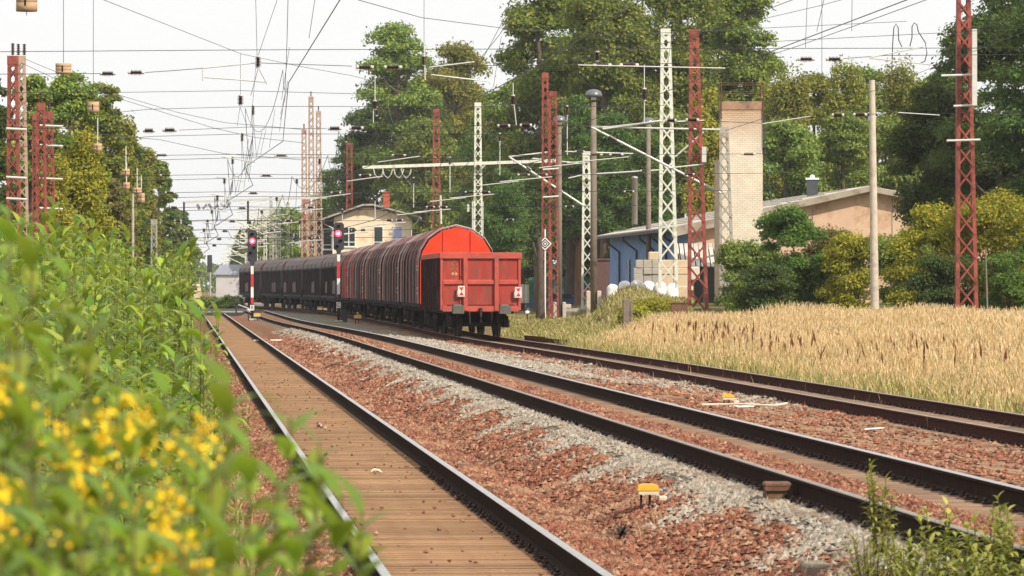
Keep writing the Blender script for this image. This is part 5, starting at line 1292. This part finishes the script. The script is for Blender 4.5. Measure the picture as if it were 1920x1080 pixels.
# ------------------------------------------------------------------ stuff: ballast stones and grass
red_st = islmat("red_stone", [(.15,.055,.035),(.25,.09,.055),(.33,.14,.085),(.20,.07,.042),(.44,.27,.17),(.09,.038,.027)], .9, ((.36,.22,.14), (.085,.042,.03)))
gry_st = islmat("grey_stone", [(.24,.21,.175),(.34,.305,.25),(.44,.40,.335),(.28,.25,.205),(.17,.15,.125),(.38,.30,.23)], .9, ((.40,.34,.27), (.20,.165,.13)))
rng = np.random.default_rng(11)
OCT = np.array([(1,0,0),(0,1,0),(-1,0,0),(0,-1,0),(0,0,1),(0,0,-.6)], float); OF = np.array([(0,1,4),(1,2,4),(2,3,4),(3,0,4),(1,0,5),(2,1,5),(3,2,5),(0,3,5)])
def stones(name, label, u, Y, size, mat, lift=.35):
    n = len(u); X = u-SL*Y; Z = gz(X,Y); a = rng.uniform(0,6.28,n); ca, sa = np.cos(a)[:,None], np.sin(a)[:,None]
    S = OCT[None]*size[:,None,None]*rng.uniform(.55,1.25,(n,6,1))+rng.normal(0,.12,(n,6,3))*size[:,None,None]
    S = np.stack([S[...,0]*ca-S[...,1]*sa, S[...,0]*sa+S[...,1]*ca, S[...,2]*.75], -1)
    V = (S+np.stack([X,Y,Z+size*lift],-1)[:,None]).reshape(-1,3)
    Fk = (np.arange(n)[:,None,None]*6+OF[None]).reshape(-1,3)
    return tag(link(name, np_mesh(name, V, Fk, mat)), label, None, None, "stuff")
def pick(u0, u1, Y0, Y1, dens):
    """uniform points in the strip, only where the camera can see"""
    n = int((u1-u0)*(Y1-Y0)*dens); u = rng.uniform(u0,u1,n); Y = rng.uniform(Y0,Y1,n); X = u-SL*Y; k = np.abs(X) < .125*Y+.6
    return u[k], Y[k]
us_, ys_, ss_ = [], [], []
for Y0, Y1, d, sz in ((27,45,420,.026),(45,70,260,.031),(70,110,120,.040),(110,170,40,.055)):
    for u0, u1, kd in ((-.2,1.28,1.0),(3.0,4.6,1.0),(5.35,6.08,1.0),(7.0,10.8,.55)):
        u, Y = pick(u0,u1,Y0,Y1,d*kd)
        if u0 == 3.0: p_ = 1-sstep(u+.25*np.sin(Y*.9)+.2*np.sin(Y*2.3)+rng.normal(0,.12,len(u)), 4.36, 4.8); k = rng.random(len(u)) < p_; u, Y = u[k], Y[k]
        if u0 == 7.0:
            pn = np.sin(u*2.1+Y*.23)+np.sin(u*.9-Y*.41+1.3)+.8*np.sin(Y*.77+u*3.1); k = (rng.random(len(u)) < .15+.85*sstep(pn,.2,1.2))&~((u > 7.2)&(u < 9.4)&(Y > 88)); u, Y = u[k], Y[k]
        us_.append(u); ys_.append(Y); ss_.append(sz*rng.uniform(.5,1.5,len(u)))
stones("red_ballast", "red brown ballast stones between the tracks", np.concatenate(us_), np.concatenate(ys_), np.concatenate(ss_), red_st)
us_, ys_, ss_ = [], [], []
for Y0, Y1, d, sz in ((27,45,620,.026),(45,70,380,.031),(70,110,170,.042),(110,190,55,.058)):
    u, Y = pick(3.9,5.02,Y0,Y1,d); k = rng.random(len(u)) < sstep(u+.25*np.sin(Y*.9)+.2*np.sin(Y*2.3)+rng.normal(0,.14,len(u)), 4.32, 4.8); us_.append(u[k]); ys_.append(Y[k]); ss_.append(sz*rng.uniform(.5,1.6,k.sum()))
    if Y1 > 100:
        u, Y = pick(7.2,9.6,max(Y0,84),Y1,d*.6); k = rng.random(len(u)) < sstep(Y+6*np.sin(u*3), 86, 98)*(1-sstep(u+.3*np.sin(Y*.4), 8.9, 9.5)); us_.append(u[k]); ys_.append(Y[k]); ss_.append(sz*rng.uniform(.5,1.5,k.sum()))
        u, Y = pick(9.6,10.9,max(Y0,72),min(Y1,120),d*.35); us_.append(u); ys_.append(Y); ss_.append(sz*rng.uniform(.4,1.2,len(u)))
stones("grey_gravel", "pale grey gravel strip along the second track", np.concatenate(us_), np.concatenate(ys_), np.concatenate(ss_), gry_st)
# a few stones strewn on the sleepers
u, Y = pick(1.5,2.8,27,120,3.2); stones("strewn_stones", "single red stones strewn on the sandy sleepers", u, Y, .022*rng.uniform(.5,1.4,len(u)), red_st, .8)

# dry tall grass: stems and plumes in one mass
stem_m = islmat("dry_grass_stem", [(.60,.42,.19),(.68,.50,.26),(.50,.34,.14),(.60,.46,.22),(.42,.34,.12)], .9)
plume_m = islmat("dry_grass_plume", [(.68,.48,.23),(.76,.56,.31),(.58,.39,.19),(.46,.30,.15)], .9)
brown_m = islmat("brown_stalk", [(.30,.17,.09),(.42,.29,.16),(.22,.12,.07),(.52,.38,.22)], .9)
stem2_m = islmat("straw_stem", [(.50,.40,.20),(.62,.50,.30),(.40,.36,.15),(.70,.56,.36)], .9)
plume2_m = islmat("straw_plume", [(.72,.55,.33),(.60,.44,.24),(.42,.32,.14),(.80,.63,.40)], .9)
low_m = islmat("green_grass_blade", [(.18,.19,.05),(.27,.25,.08),(.38,.31,.13),(.13,.16,.035),(.50,.40,.20)], .85)
dock_m = islmat("dock_seed", [(.17,.065,.035),(.24,.10,.05),(.14,.06,.035),(.34,.18,.09)], .9)
def blades(name, label, X, Y, H, Wd, mat, lean=.22, plume=None, plen=.22, pw=.05):
    n = len(X); Z = gz(X,Y)-.02; a = rng.uniform(0,6.28,n); ln = np.abs(rng.normal(0,lean,n))*H; dx, dy = np.cos(a)*ln, np.sin(a)*ln
    b = rng.uniform(-.6,.6,n); sx, sy = np.cos(b)*Wd/2, np.sin(b)*Wd/2; V = []
    for t, bend, w_ in ((0,0,1),(.55,.35,.8),(1,1,.25)):
        c = np.stack([X+dx*bend, Y+dy*bend, Z+H*t],-1); s_ = np.stack([sx*w_, sy*w_, 0*sx],-1); V += [c-s_, c+s_]
    V = np.stack(V,1).reshape(-1,3); i = np.arange(n)[:,None]*6; Fk = np.concatenate([i+np.array([0,1,3,2]), i+np.array([2,3,5,4])],0)
    me = np_mesh(name, V, Fk, [mat])
    o = tag(link(name, me), label, None, None, "stuff")
    if plume is not None:
        tip = np.stack([X+dx, Y+dy, Z+H],-1); d = np.stack([dx*.9, dy*.9, H*.6+0*dx],-1); d /= np.linalg.norm(d,axis=1,keepdims=True); L = (plen*rng.uniform(.6,1.3,n))[:,None]
        s_ = np.stack([np.cos(b), np.sin(b), 0*b],-1)*(pw*rng.uniform(.6,1.2,n))[:,None]/2; c2 = np.stack([-np.sin(b), np.cos(b), 0*b],-1)*(pw*.5)/1
        V = np.stack([tip-d*L*.55, tip+s_, tip+d*L*.6, tip-s_],1).reshape(-1,3); Fk = np.arange(4*n).reshape(n,4)
        V2 = np.stack([tip-d*L*.5, tip+c2*.6, tip+d*L*.5, tip-c2*.6],1).reshape(-1,3)
        p = link("plumes", np_mesh("plumes", np.concatenate([V,V2]), np.concatenate([Fk, Fk+4*n]), plume)); p.parent = o; p["kind"] = "stuff"
    return o
def field(dens, Y0, Y1, u0, u1):
    n = int(dens*(Y1-Y0)*(u1-u0)); Y = rng.uniform(Y0,Y1,n); u = rng.uniform(u0,u1,n); X = u-SL*Y; k = np.abs(X) < .122*Y+1; return X[k], Y[k], u[k]
X, Y, u = field(125, 70, 162, 13.5, 33); k = (X > 2.6+.8*np.sin(Y*.3)+.5*np.sin(Y*1.1)) & (Y < 158+3*np.sin(X*1.3)); X, Y, u = X[k], Y[k], u[k]
patch = .5+.5*np.sin(X*.7+1.1*np.sin(Y*.13))*np.sin(Y*.21+.6*X)
H = (.22+.47*sstep(u,13.6,17.5)+.36*sstep(u,16,22))*(.55+.65*rng.random(len(X)))*(.82+.3*patch); keep = rng.random(len(X)) < .25+.75*sstep(u+.7*np.sin(Y*.35)+.4*np.sin(Y*1.3+X),13.8,17.0)
k1 = keep & (rng.random(len(X)) < .5); k2 = keep & ~k1
blades("dry_grass", "tall pale dry grass of the field right of the train", X[k1], Y[k1], H[k1], np.full(k1.sum(), .017), stem_m, .2, plume_m, .15, .026)
blades("dry_grass", "finer straw stems mixed through the dry field", X[k2], Y[k2], H[k2]*1.08, np.full(k2.sum(), .014), stem2_m, .28, plume2_m, .13, .022)
X, Y, u = field(60, 68, 156, 13.25, 24); pg = np.sin(X*.8+Y*.19)+np.sin(X*.37-Y*.11+2.2); keep = rng.random(len(X)) < np.maximum(1-.86*sstep(u+.8*np.sin(Y*.27+1)+.5*np.sin(X*1.7),14.0,17.5), .75*sstep(pg,.9,1.6)); X, Y, u = X[keep], Y[keep], u[keep]
blades("green_grass", "low green and straw coloured grass along the rusty track", X, Y, (.10+.26*rng.random(len(X)))*(1+1.9*sstep(u,13.8,19)), np.full(len(X), .018), low_m, .5)
# short grass by the masts and behind the wagon, verge under the thicket
Y = rng.uniform(146,262,46000); X = PX(rng.uniform(930,1300,46000),Y); k = (X+SL*Y > 13.4); X, Y = X[k], Y[k]
blades("short_grass", "short green grass round the mast feet and on the mound", X, Y, .10+.28*rng.random(len(X)), np.full(len(X), .045), low_m, .5)
u, Y = pick(-1.2,.6,24,200,16); X = u-SL*Y; blades("verge_grass", "grass and dead stalks at the edge of the thicket", X, Y, .12+.3*rng.random(len(X)), .012+Y*.00018, low_m, .5)
# brown dock seed heads scattered in the field
X, Y, u = field(4, 84, 146, 14.8, 30); pn = np.sin(X*.9+Y*.11)+np.sin(X*.35-Y*.17+2)+.5*np.sin(X*2.3); k = (X > 2.5)&(rng.random(len(X)) < .2+.6*sstep(pn,.4,1.5)); X, Y = X[k], Y[k]
H = .4+.45*rng.random(len(X)); blades("dock", "rust brown dock seed heads standing in the dry grass", X, Y, H, np.full(len(X), .02), dock_m, .15, dock_m, .30, .06)
# dry stalks on the ballast
u, Y = pick(3.2,4.6,28,48,8); X = u-SL*Y; k = rng.random(len(X)) < .8; X, Y = X[k], Y[k]
blades("dry_stalks", "thin dry stalks on the red ballast", X, Y, (.04+.16*rng.random(len(X))), np.full(len(X), .006), brown_m, .5)
u, Y = pick(7.2,12.9,42,140,.6); X = u-SL*Y; blades("dry_stalks", "thin dry stalks between second and third track", X, Y, .06+.2*rng.random(len(X)), .005+Y*.00006, brown_m, .4)
u, Y = pick(-.4,.9,27,100,12); X = u-SL*Y; blades("dry_stalks", "dead straw lying left of the straight track", X, Y, .05+.12*rng.random(len(X)), .006+Y*.0001, stem_m, 1.2)

# ------------------------------------------------------------------ small things in the yard
cap_y = M("yellow_cap", (.72,.42,.04), .12, 8, .45, c2=(.5,.3,.06), c2amt=.2); cream = M("cream_metal", (.62,.54,.42), .12, 6, .6, c2=(.4,.32,.24), c2amt=.3)
def track_box(label, px, py_base, Y, k=1.0, detail=True):
    X = PX(px,Y); z0 = gzf(X,Y)-.02; r = thing("trackside_box", label, "junction box", (X,Y,z0), "yellow capped trackside boxes")
    w_ = .125*k; h = .17*k
    q = MB(); q.prism([(X-w_,z0+h+.06*k),(X-w_*.92,z0+h+.115*k),(X-w_*.5,z0+h+.135*k),(X+w_*.5,z0+h+.135*k),(X+w_*.92,z0+h+.115*k),(X+w_,z0+h+.06*k)], Y-w_*.8, Y+w_*.8); q.build("yellow_cap", cap_y, r)
    q = MB(); q.cbox(X-w_*.95,X+w_*.95,Y-w_*.78,Y+w_*.78,z0+h+.015*k,z0+h+.058*k,.01); q.build("tray", cream, r)
    for dx in (-.08*k,.02*k):
        q = MB(); q.tube([(X+dx,Y,z0),(X+dx,Y,z0+h+.015*k)], .014*k, 6); q.build("leg", clip_m, r)
    if detail:
        q = MB(); q.cbox(X+w_*.95,X+w_*1.75,Y-w_*.5,Y+w_*.5,z0,z0+h*.98,.01); q.build("side_plate", cream, r)
        q = MB(); q.tube([(X+.03*k,Y-.03,z0+.03),(X+.09*k,Y-.06,z0+.075*k),(X+.2*k,Y-.05,z0+.03),(X+.5*k,Y+.1,z0+.035),(X+.68*k,Y+.6,z0+.04)], .022*k, 6); q.build("white_cable", white_m, r)
    return r
track_box("yellow capped box on a cream stand where red ballast meets the gravel", 1215, 930, 38.3, .78)
b2 = track_box("small yellow capped box with a white pipe between second and rusty track", 1365, 762, 70.5, .8)
X, Y = PX(1365,70.5), 70.5; z = gzf(X,Y)
q = MB(); q.tube([(X-.45,Y-.3,z+.05),(X+.2,Y-.2,z+.06),(X+.75,Y-.35,z+.04),(X+1.0,Y+.5,z+.05)], .022, 6); q.build("long_white_pipe", cream, b2)
track_box("tiny yellow box at the foot of the red signal marked B", 482, 600, 258, 1.7, False); track_box("tiny yellow box right of the red signal marked C", 671, 606, 236, 1.7, False)
# rusty drop box on the rail
Y = 35.6; X = float(t2x(Y))-.93; z0 = gzf(X,Y)-.02
r = thing("rail_contact_box", "rusty iron box with a flat lid against the rail beside the gravel", "track device", (X,Y,z0))
rust = M("rusty_plate", (.17,.085,.055), .3, 8, .85, .2, 30, c2=(.10,.05,.035), c2amt=.4)
q = MB(); q.cbox(X-.115,X+.115,Y-.12,Y+.12,z0+.155,z0+.185,.012); q.build("lid", rust, r)
q = MB(); q.box(X-.09,X+.09,Y-.09,Y+.09,z0,z0+.13); q.build("body", M("brown_box", (.16,.10,.055), .25, 6, .85), r)
for sx in (-1,1):
    q = MB(); q.bar((X+sx*.10,Y-.10,z0+.155),(X+sx*.125,Y-.12,z0),.022,.022); q.build("leg", clip_m, r)
q = MB(); q.box(X-.105,X+.105,Y-.115,Y-.095,z0+.115,z0+.153); q.build("front_lip", rust, r)
# concrete slab
Y = 28.9; X0, X1 = PX(1510,Y), PX(1660,Y); z1 = PZ(1060,Y)
q = MB(); q.cbox(X0,X1+.1,Y,Y+.55,z1-.5,z1,.015); solo(q, "concrete_slab", M("mossy_concrete", (.25,.21,.155), .25, 6, .9, .3, 40, c2=(.14,.12,.075), c2amt=.4), (X0,Y,z1-.5), "grey concrete slab edge at the bottom of the picture under the weeds", "concrete slab")
# square concrete block in ballast, dead plant, litter
Y = 49.5; X = PX(868,Y); z = gzf(X,Y); q = MB(); q.cbox(X-.07,X+.07,Y-.07,Y+.07,z-.05,z+.075,.012); solo(q, "marker_block", M("brown_concrete", (.26,.15,.10), .25, 6, .9), (X,Y,z-.05), "small square block half sunk in the red ballast", "block")
Y = 36.4; X = PX(1165,Y); z = gzf(X,Y); rg = random.Random(4); V = []; Fs = []
for k in range(34):
    lv = lance((X,Y,z+.02), rg.uniform(0,6.28), rg.uniform(.2,1.3), rg.uniform(.1,.19), .022, rg.uniform(.3,1.4)); b = len(V); V += lv; Fs += [(b+2*s_,b+2*s_+1,b+2*s_+3,b+2*s_+2) for s_ in range(4)]
o = link("dead_plant", np_mesh("dead_plant", np.array(V)-np.array([X,Y,z]), Fs, M("black_dead_leaf", (.03,.024,.02), .4, 8, .8))); o.location = (X,Y,z); tag(o, "blackened dead rosette plant on the red ballast", "plant")
Y = 48.5; X = PX(705,Y); z = -.17; q = MB(); q.tube([(X-.06,Y,z+.015),(X-.02,Y+.02,z+.035),(X+.03,Y,z+.03),(X+.07,Y-.03,z+.01)], [.012,.024,.02,.008], 7); solo(q, "crumpled_wrapper", cream, (X,Y,z), "crumpled pale wrapper lying on the sandy sleepers", "litter")
Y = 64; X = PX(590,Y); z = -.17; V = []; Fs = []
for k in range(12):
    lv = lance((X+rg.uniform(-.08,.12),Y+rg.uniform(-.1,.1),z+.01), rg.uniform(0,6.28), rg.uniform(.1,1.2), rg.uniform(.09,.17), .05, rg.uniform(.3,1.6)); b = len(V); V += lv; Fs += [(b+2*s_,b+2*s_+1,b+2*s_+3,b+2*s_+2) for s_ in range(4)]
o = link("dry_leaf_clump", np_mesh("dry_leaf_clump", np.array(V)-np.array([X,Y,z]), Fs, M("dry_leaf", (.40,.29,.21), .4, 8, .8))); o.location = (X,Y,z); tag(o, "clump of curled dry leaves between the bright rails", "dead leaves")
Y = 53; X = PX(590,Y); V = []; Fs = []
for k in range(16):
    lv = lance((X+rg.uniform(-.13,.13),Y+rg.uniform(-.15,.15),z+.01), rg.uniform(0,6.28), rg.uniform(.0,.7), rg.uniform(.07,.13), .05, rg.uniform(.3,1.2)); b = len(V); V += lv; Fs += [(b+2*s_,b+2*s_+1,b+2*s_+3,b+2*s_+2) for s_ in range(4)]
o = link("dark_leaf_litter", np_mesh("dark_leaf_litter", np.array(V)-np.array([X,Y,z]), Fs, M("dark_dry_leaf", (.10,.06,.045), .4, 8, .8))); o.location = (X,Y,z); tag(o, "dark dead leaves nearer the camera than the pale clump on the sleepers", "dead leaves")
for px, y2, Y, lab in ((510,632,164,"thin white pole lying flat beside the straight track"),(1640,791,61.5,"short white stick on the ballast before the rusty track")):
    X = PX(px,Y); z = gzf(X,Y)+.05; q = MB(); q.tube([(X-.7 if Y > 100 else X-.15,Y,z),(X+.9 if Y > 100 else X+.15,Y+.3,z+.01)], .03 if Y > 100 else .012, 6); solo(q, "white_pole", white_m, (X,Y,z), lab, "pole")
# fence post, dark box, low signal, bench of blocks
Y = 172; X = PX(1174,Y); z = gzf(X,Y)-.1; q = MB(); q.cbox(X-.14,X+.13,Y-.12,Y+.12,z,PZ(560,Y),.03); q.cbox(X+.15,X+.27,Y-.1,Y+.1,z,PZ(564,Y),.02); solo(q, "old_post", dark_conc, (X,Y,z), "stout weathered brown post at the edge of the dry grass", "post")
Y = 165; X0, X1 = PX(1258,Y), PX(1290,Y); q = MB(); q.cbox(X0,X1,Y,Y+.4,gzf(X0,Y)-.1,PZ(569,Y),.02); q.box(X0-.03,X1+.03,Y-.03,Y+.43,PZ(569,Y)+.003,PZ(567,Y)); solo(q, "rusty_bin", rust, (X0,Y,gzf(X0,Y)-.1), "dark rusty box standing in the scrub below the red mast", "box")
Y = 222; X = PX(989,Y); z = gzf(X,Y)-.05; r = thing("dwarf_signal", "tiny round black and white dwarf signal in the grass behind the wagon", "railway signal", (X,Y,z)); zc = PZ(583,Y)
q = MB(); q.tube([(X,Y+.05,z),(X,Y+.05,zc)], .04, 6); q.build("post", sig_m, r)
q = MB(); q.lathe([(0,Y-.02),(.16,Y-.02),(.16,Y+.02),(0,Y+.02)], (X,0,zc), 'Y', 16); q.build("disc", sig_m, r)
q = MB(); q.add([(X+.13*math.cos(t),Y-.024,zc-.01+.13*math.sin(t)) for t in np.linspace(-math.pi+.15,-.15,10)]+[(X,Y-.024,zc+.05)], [tuple(range(11))]); q.build("white_half", white_m, r)
X, Y = PX(478,266), 264.0; X = PX(466,Y); z = gzf(X,Y)-.05; r = thing("dwarf_signal", "small pale disc on a dark foot left of the red signal marked B", "railway signal", (X,Y,z)); zc = PZ(582,Y)
q = MB(); q.tube([(X,Y+.05,z),(X,Y+.05,zc)], .05, 6); q.build("post", sig_m, r); q = MB(); q.lathe([(0,Y-.02),(.12,Y-.02),(.12,Y+.02),(0,Y+.02)], (X,0,zc), 'Y', 14); q.build("disc", capm, r)
Y = 246
for k, (xa, xb, ya, yb) in enumerate(((1057,1071,570,577),(1056,1088,578,584),(1057,1071,585,591))):
    X0, X1 = PX(xa,Y), PX(xb,Y); q = MB(); q.cbox(X0,X1,Y-k*.35,Y+.5-k*.35,min(PZ(yb,Y),PZ(ya,Y))-(.6 if k == 2 else 0),PZ(ya,Y)-.01,.02)
    solo(q, "concrete_kerb", [pale_conc,conc,dark_conc][k], (X0,Y-k*.35,PZ(yb,Y)-.6), ["upper pale kerb block stacked behind the red mast pair","long grey kerb block lying across the stack by the white mast","lowest brownish kerb block of the stack behind the lamp post stubs"][k], "kerb block", "kerb stack")
# blue car far behind
car_b = M("car_blue", (.05,.12,.30), .08, 3, .3, spec=.6); cw = PX(1092,350)-PX(986,350)
X0, Y = PX(986,350), 350; z = gzf(X0+2,Y)
r = thing("parked_car", "dark blue estate car parked in front of the green fence", "car", (X0+cw/2,Y,z))
sd_ = [(0,.35),(.05,.72),(.9,.88),(1.35,.95),(2.0,1.42),(3.7,1.45),(4.45,1.0),(4.62,.85),(4.66,.35)]
q = MB(); q.prism([(X0+a*cw/4.66,z+h) for a,h in sd_], Y-.85, Y+.85); q.build("body", car_b, r)
q = MB(); q.prism([(X0+a*cw/4.66,z+h) for a,h in ((1.52,.98),(2.06,1.36),(2.75,1.38),(2.75,.98))], Y-.862, Y-.852); q.prism([(X0+a*cw/4.66,z+h) for a,h in ((2.83,.98),(2.83,1.38),(3.62,1.38),(4.1,1.02))], Y-.862, Y-.852); q.build("side_window", glass, r)
for a in (.95, 3.75):
    q = MB(); q.lathe([(0,Y-.9),(.32,Y-.9),(.32,Y-.68),(0,Y-.68)], (X0+a*cw/4.66,0,z+.31), 'Y', 16); wo = q.build("wheel", lens_m, r); q = MB(); q.lathe([(0,Y-.912),(.19,Y-.91),(.19,Y-.9),(0,Y-.9)], (X0+a*cw/4.66,0,z+.31), 'Y', 12); q.build("rim", galv, wo)
# green fence and white fence behind the masts
gf = M("green_sheet", (.05,.17,.13), .25, 1, .7, c2=(.03,.10,.08), c2amt=.4, stretch=(4,1,1)); 
Y = 366; r = thing("green_fence", "dark green sheet fence with posts behind the blue car", "fence", (PX(1075,Y),Y,0)); 
for x0, x1 in ((993,1030),(1030,1062),(1062,1095),(1095,1128),(1128,1160)):
    q = MB(); X0, X1 = PX(x0,Y), PX(x1,Y); n_ = 9
    for k in range(n_): a = X0+(X1-X0)*k/n_; q.box(a,a+(X1-X0)/n_*.94,Y+(.05 if k % 2 else 0),Y+.08+(.05 if k % 2 else 0),-.1,PZ(520,Y)); 
    q.build("panel", gf, r)
    q = MB(); q.box(X1-.07,X1+.07,Y-.1,Y-.01,-.1,PZ(517,Y)); q.build("post", rust, r)
Y = 340; r = thing("white_fence", "short stretch of peeling white picket boards behind the red wagon", "fence", (PX(983,Y),Y,0))
for k in range(9):
    a = PX(968+k*2.7,Y); q = MB(); q.box(a,a+.095,Y,Y+.03,PZ(561,Y)-.3,PZ(533,Y)+rg.uniform(-.05,.03)); q.build("board", cream if k % 3 == 2 else white_m, r)
q = MB(); q.box(PX(968,Y),PX(993,Y),Y+.04,Y+.08,.9,1.0); q.build("rail", cream, r)
Y = 300; r = thing("brown_container", "brown container with a rusty roof edge left of the blue wall", "container", (PX(1143,Y),Y,gzf(4,Y)))
q = MB(); q.box(PX(1118,Y),PX(1155,Y),Y,Y+3,gzf(6,Y)-.2,PZ(488,Y)); q.build("body", M("container_brown", (.12,.065,.06), .25, 2, .8, stretch=(5,1,1)), r); q = MB(); q.box(PX(1116,Y),PX(1157,Y),Y-.1,Y+3.1,PZ(488,Y)+.003,PZ(485,Y)); q.build("roof_edge", rust, r)
# stone stack and white bags on the mound
stone_m = [M("block_grey", (.40,.36,.31), .12, 2, .9, .2, 30), M("block_tan", (.60,.47,.32), .12, 2, .9, .2, 30), M("block_white", (.62,.57,.50), .1, 2, .9, .2, 30)]
Y = 213; k = 0; rows = [(514,526),(502,513.5),(487,501.5)]
cols = [(1188,1206,0),(1206.5,1222,0),(1222.5,1238,0),(1238.5,1262,1),(1262.5,1289,1)]
nm = ["far left","second","third","fourth","right end"]; rwn = ["bottom","middle","upper"]
for ri, (ya, yb) in enumerate(rows):
    for ci, (xa, xb, c) in enumerate(cols):
        if ri == 2 and ci == 0: xa = 1192
        X0, X1 = PX(xa,Y), PX(xb,Y); q = MB(); dy = rg.uniform(-.06,.06); q.cbox(X0,X1,Y+dy,Y+.8+dy,PZ(yb,Y) if ri else gzf(X0,Y)-.1,PZ(ya,Y)-.005,.025)
        solo(q, "stone_block", stone_m[c], (X0,Y,PZ(yb,Y)), f"{'grey' if c == 0 else 'tan'} stone block, {nm[ci]} of the {rwn[ri]} row of the stack on the mound", "stone block", "stone blocks stacked before the blue wall")
for xa, xb, ya, yb, c, lab in ((1216,1240,472,486.6,1,"notched tan block lying on top of the stone stack"),(1290,1312,500,524,2,"pale block standing at the right end of the stone stack"),(1268,1300,536,544,1,"flat tan slab lying below the stone stack near the red mast")):
    X0, X1 = PX(xa,Y-(5 if c == 1 and ya > 500 else 0)), PX(xb,Y-(5 if ya > 530 else 0)); yy = Y-(5 if ya > 530 else 0); q = MB(); q.cbox(X0,X1,yy+.1,yy+.8,PZ(yb,yy),PZ(ya,yy),.05); solo(q, "stone_block", stone_m[c], (X0,yy,PZ(yb,yy)), lab, "stone block", "stone blocks stacked before the blue wall")
bagm = M("white_bag", (.80,.79,.77), .05, 2, .7, .35, 6)
lab_b = ["white bag at the left end of the row under the grey blocks","second white bag from the left end of the bag row","third white bag, below the notched block","fourth white bag, directly left of the white mast foot","fifth white bag, behind the white mast foot","last white bag at the right end of the bag row"]
for i in range(6):
    Yg = 206.5+.25*(i % 2); xa = 1138+i*22.5; X0, X1 = PX(xa,Yg), PX(xa+22.0,Yg); ya = (533,527,525,527,528,531)[i]; z1 = PZ(ya,Yg); z0 = gzf((X0+X1)/2,Yg)-.05; V = []; n1, n2 = 14, 8; q = MB(); cxm, cyy = (X0+X1)/2, Yg+.45; f = []
    for a in range(n2+1):
        ph = a/n2; rr = (.94,1,1,1,1,.99,.96,.84,.35)[a]
        for b_ in range(n1):
            t = 2*math.pi*b_/n1; cs, sn = math.cos(t), math.sin(t); sq = (abs(cs)**5+abs(sn)**5)**(-1/5); wob = 1+.05*math.sin(3*t+i+a)+rg.uniform(-.02,.02)
            V.append((cxm+(X1-X0)/2*cs*sq*rr*wob*.99, cyy+.45*sn*sq*rr*wob, z0+(z1-z0)*(ph-.0)+rg.uniform(-.02,.02)))
    for a in range(n2):
        for b_ in range(n1): c_ = (b_+1) % n1; f.append((a*n1+b_, a*n1+c_, a*n1+n1+c_, a*n1+n1+b_))
    f.append(tuple(range(n1-1,-1,-1))); f.append(tuple(n2*n1+b_ for b_ in range(n1))); q.add(V, f, 0, True); solo(q, "white_bag", bagm, (cxm,cyy,z0), lab_b[i], "big bag", "white bags on the mound")
# road crossing and distant sheds
asph = M("asphalt", (.055,.05,.055), .2, 1, .9, .2, 30)
V = []; 
q = MB(); q.add([(-90,306,.03),(-19.6,306,.03),(-21.5,362,.035),(-90,362,.035),(-90,306,-.3),(-19.6,306,-.3),(-21.5,362,-.3),(-90,362,-.3)], [(0,1,2,3),(0,4,5,1),(1,5,6,2),(2,6,7,3),(3,7,4,0)]); o = q.build("road", asph); tag(o, "dark asphalt crossing where the straight track ends", None, None, "structure")
q = MB(); q.box(-45,PX(455,311),310.9,311.15,.031,.12); solo(q, "white_edge_strip", conc, (-40,311,.03), "pale kerb strip along the near edge of the road crossing", "kerb")
Y = 640; r = thing("distant_shed", "hazy grey shed with a bluish roof beside the head of the train", "building", (PX(432,Y),Y,0)); X0, X1 = PX(405,Y), PX(462,Y)
q = MB(); q.box(X0,X1,Y,Y+10,-.3,PZ(515,Y)); q.build("wall", M("shed_hazed_grey", (.47,.46,.46), .12, .6, .9), r); q = MB(); q.prism([(X0-.5,PZ(515,Y)),(X0+.8,PZ(496,Y)),(X1-.8,PZ(496,Y)),(X1+.5,PZ(515,Y))], Y-.4, Y+10); q.build("roof", M("shed_hazed_roof", (.34,.37,.46), .12, .6, .8), r)  # wall and roof colours lightened to put distance haze into them
Y = 520; r = thing("cream_van", "small cream van beside the line near the horizon", "van", (PX(358,Y),Y,0)); X = PX(358,Y)
q = MB(); q.prism([(X-.95,.5),(X-.95,1.3),(X-.75,2.2),(X+.75,2.2),(X+.95,1.3),(X+.95,.5)], Y, Y+4.5); q.build("body", M("van_cream", (.66,.52,.36), .06, 3, .5), r); q = MB(); q.prism([(X-.8,1.4),(X-.66,2.0),(X+.66,2.0),(X+.8,1.4)], Y-.01, Y-.003); q.build("windscreen", glass, r)
for sx in (-1,1): q = MB(); q.box(X+sx*.75-.12,X+sx*.75+.12,Y+.1,Y+.75,0,.6); q.build("wheel", lens_m, r)
r = thing("point_lever", "small black point lever with a ring beside the crossing", "point lever", (PX(443,305),305,0)); X = PX(443,305)
q = MB(); q.tube([(X,305,-.1),(X,305,.5)], .06, 6); q.build("post", sig_m, r); q = MB(); rg_ = [(X+.17*math.cos(t),305,.72+.24*math.sin(t)) for t in np.linspace(0,6.283,17)]; q.tube(rg_, .05, 6, cap=False); q.build("ring", sig_m, r); q = MB(); q.bar((X+.15,305,.62),(X+.9,305,.35),.1,.07); q.build("pale_arm", capm, r)

# ------------------------------------------------------------------ air
hz, hnt, hb = newmat("haze_air"); hnt.nodes.remove(hb)
pv = _n(hnt, "ShaderNodeVolumePrincipled"); pv.inputs["Color"].default_value = (.93,.95,1,1); pv.inputs["Density"].default_value = .00011; pv.inputs["Anisotropy"].default_value = .1
hnt.links.new(pv.outputs[0], hnt.nodes["Material Output"].inputs["Volume"])
q = MB(); q.box(-900,1200,-60,2600,-2,48); o = q.build("haze", hz); tag(o, "faint haze along the line", None, None, "stuff")
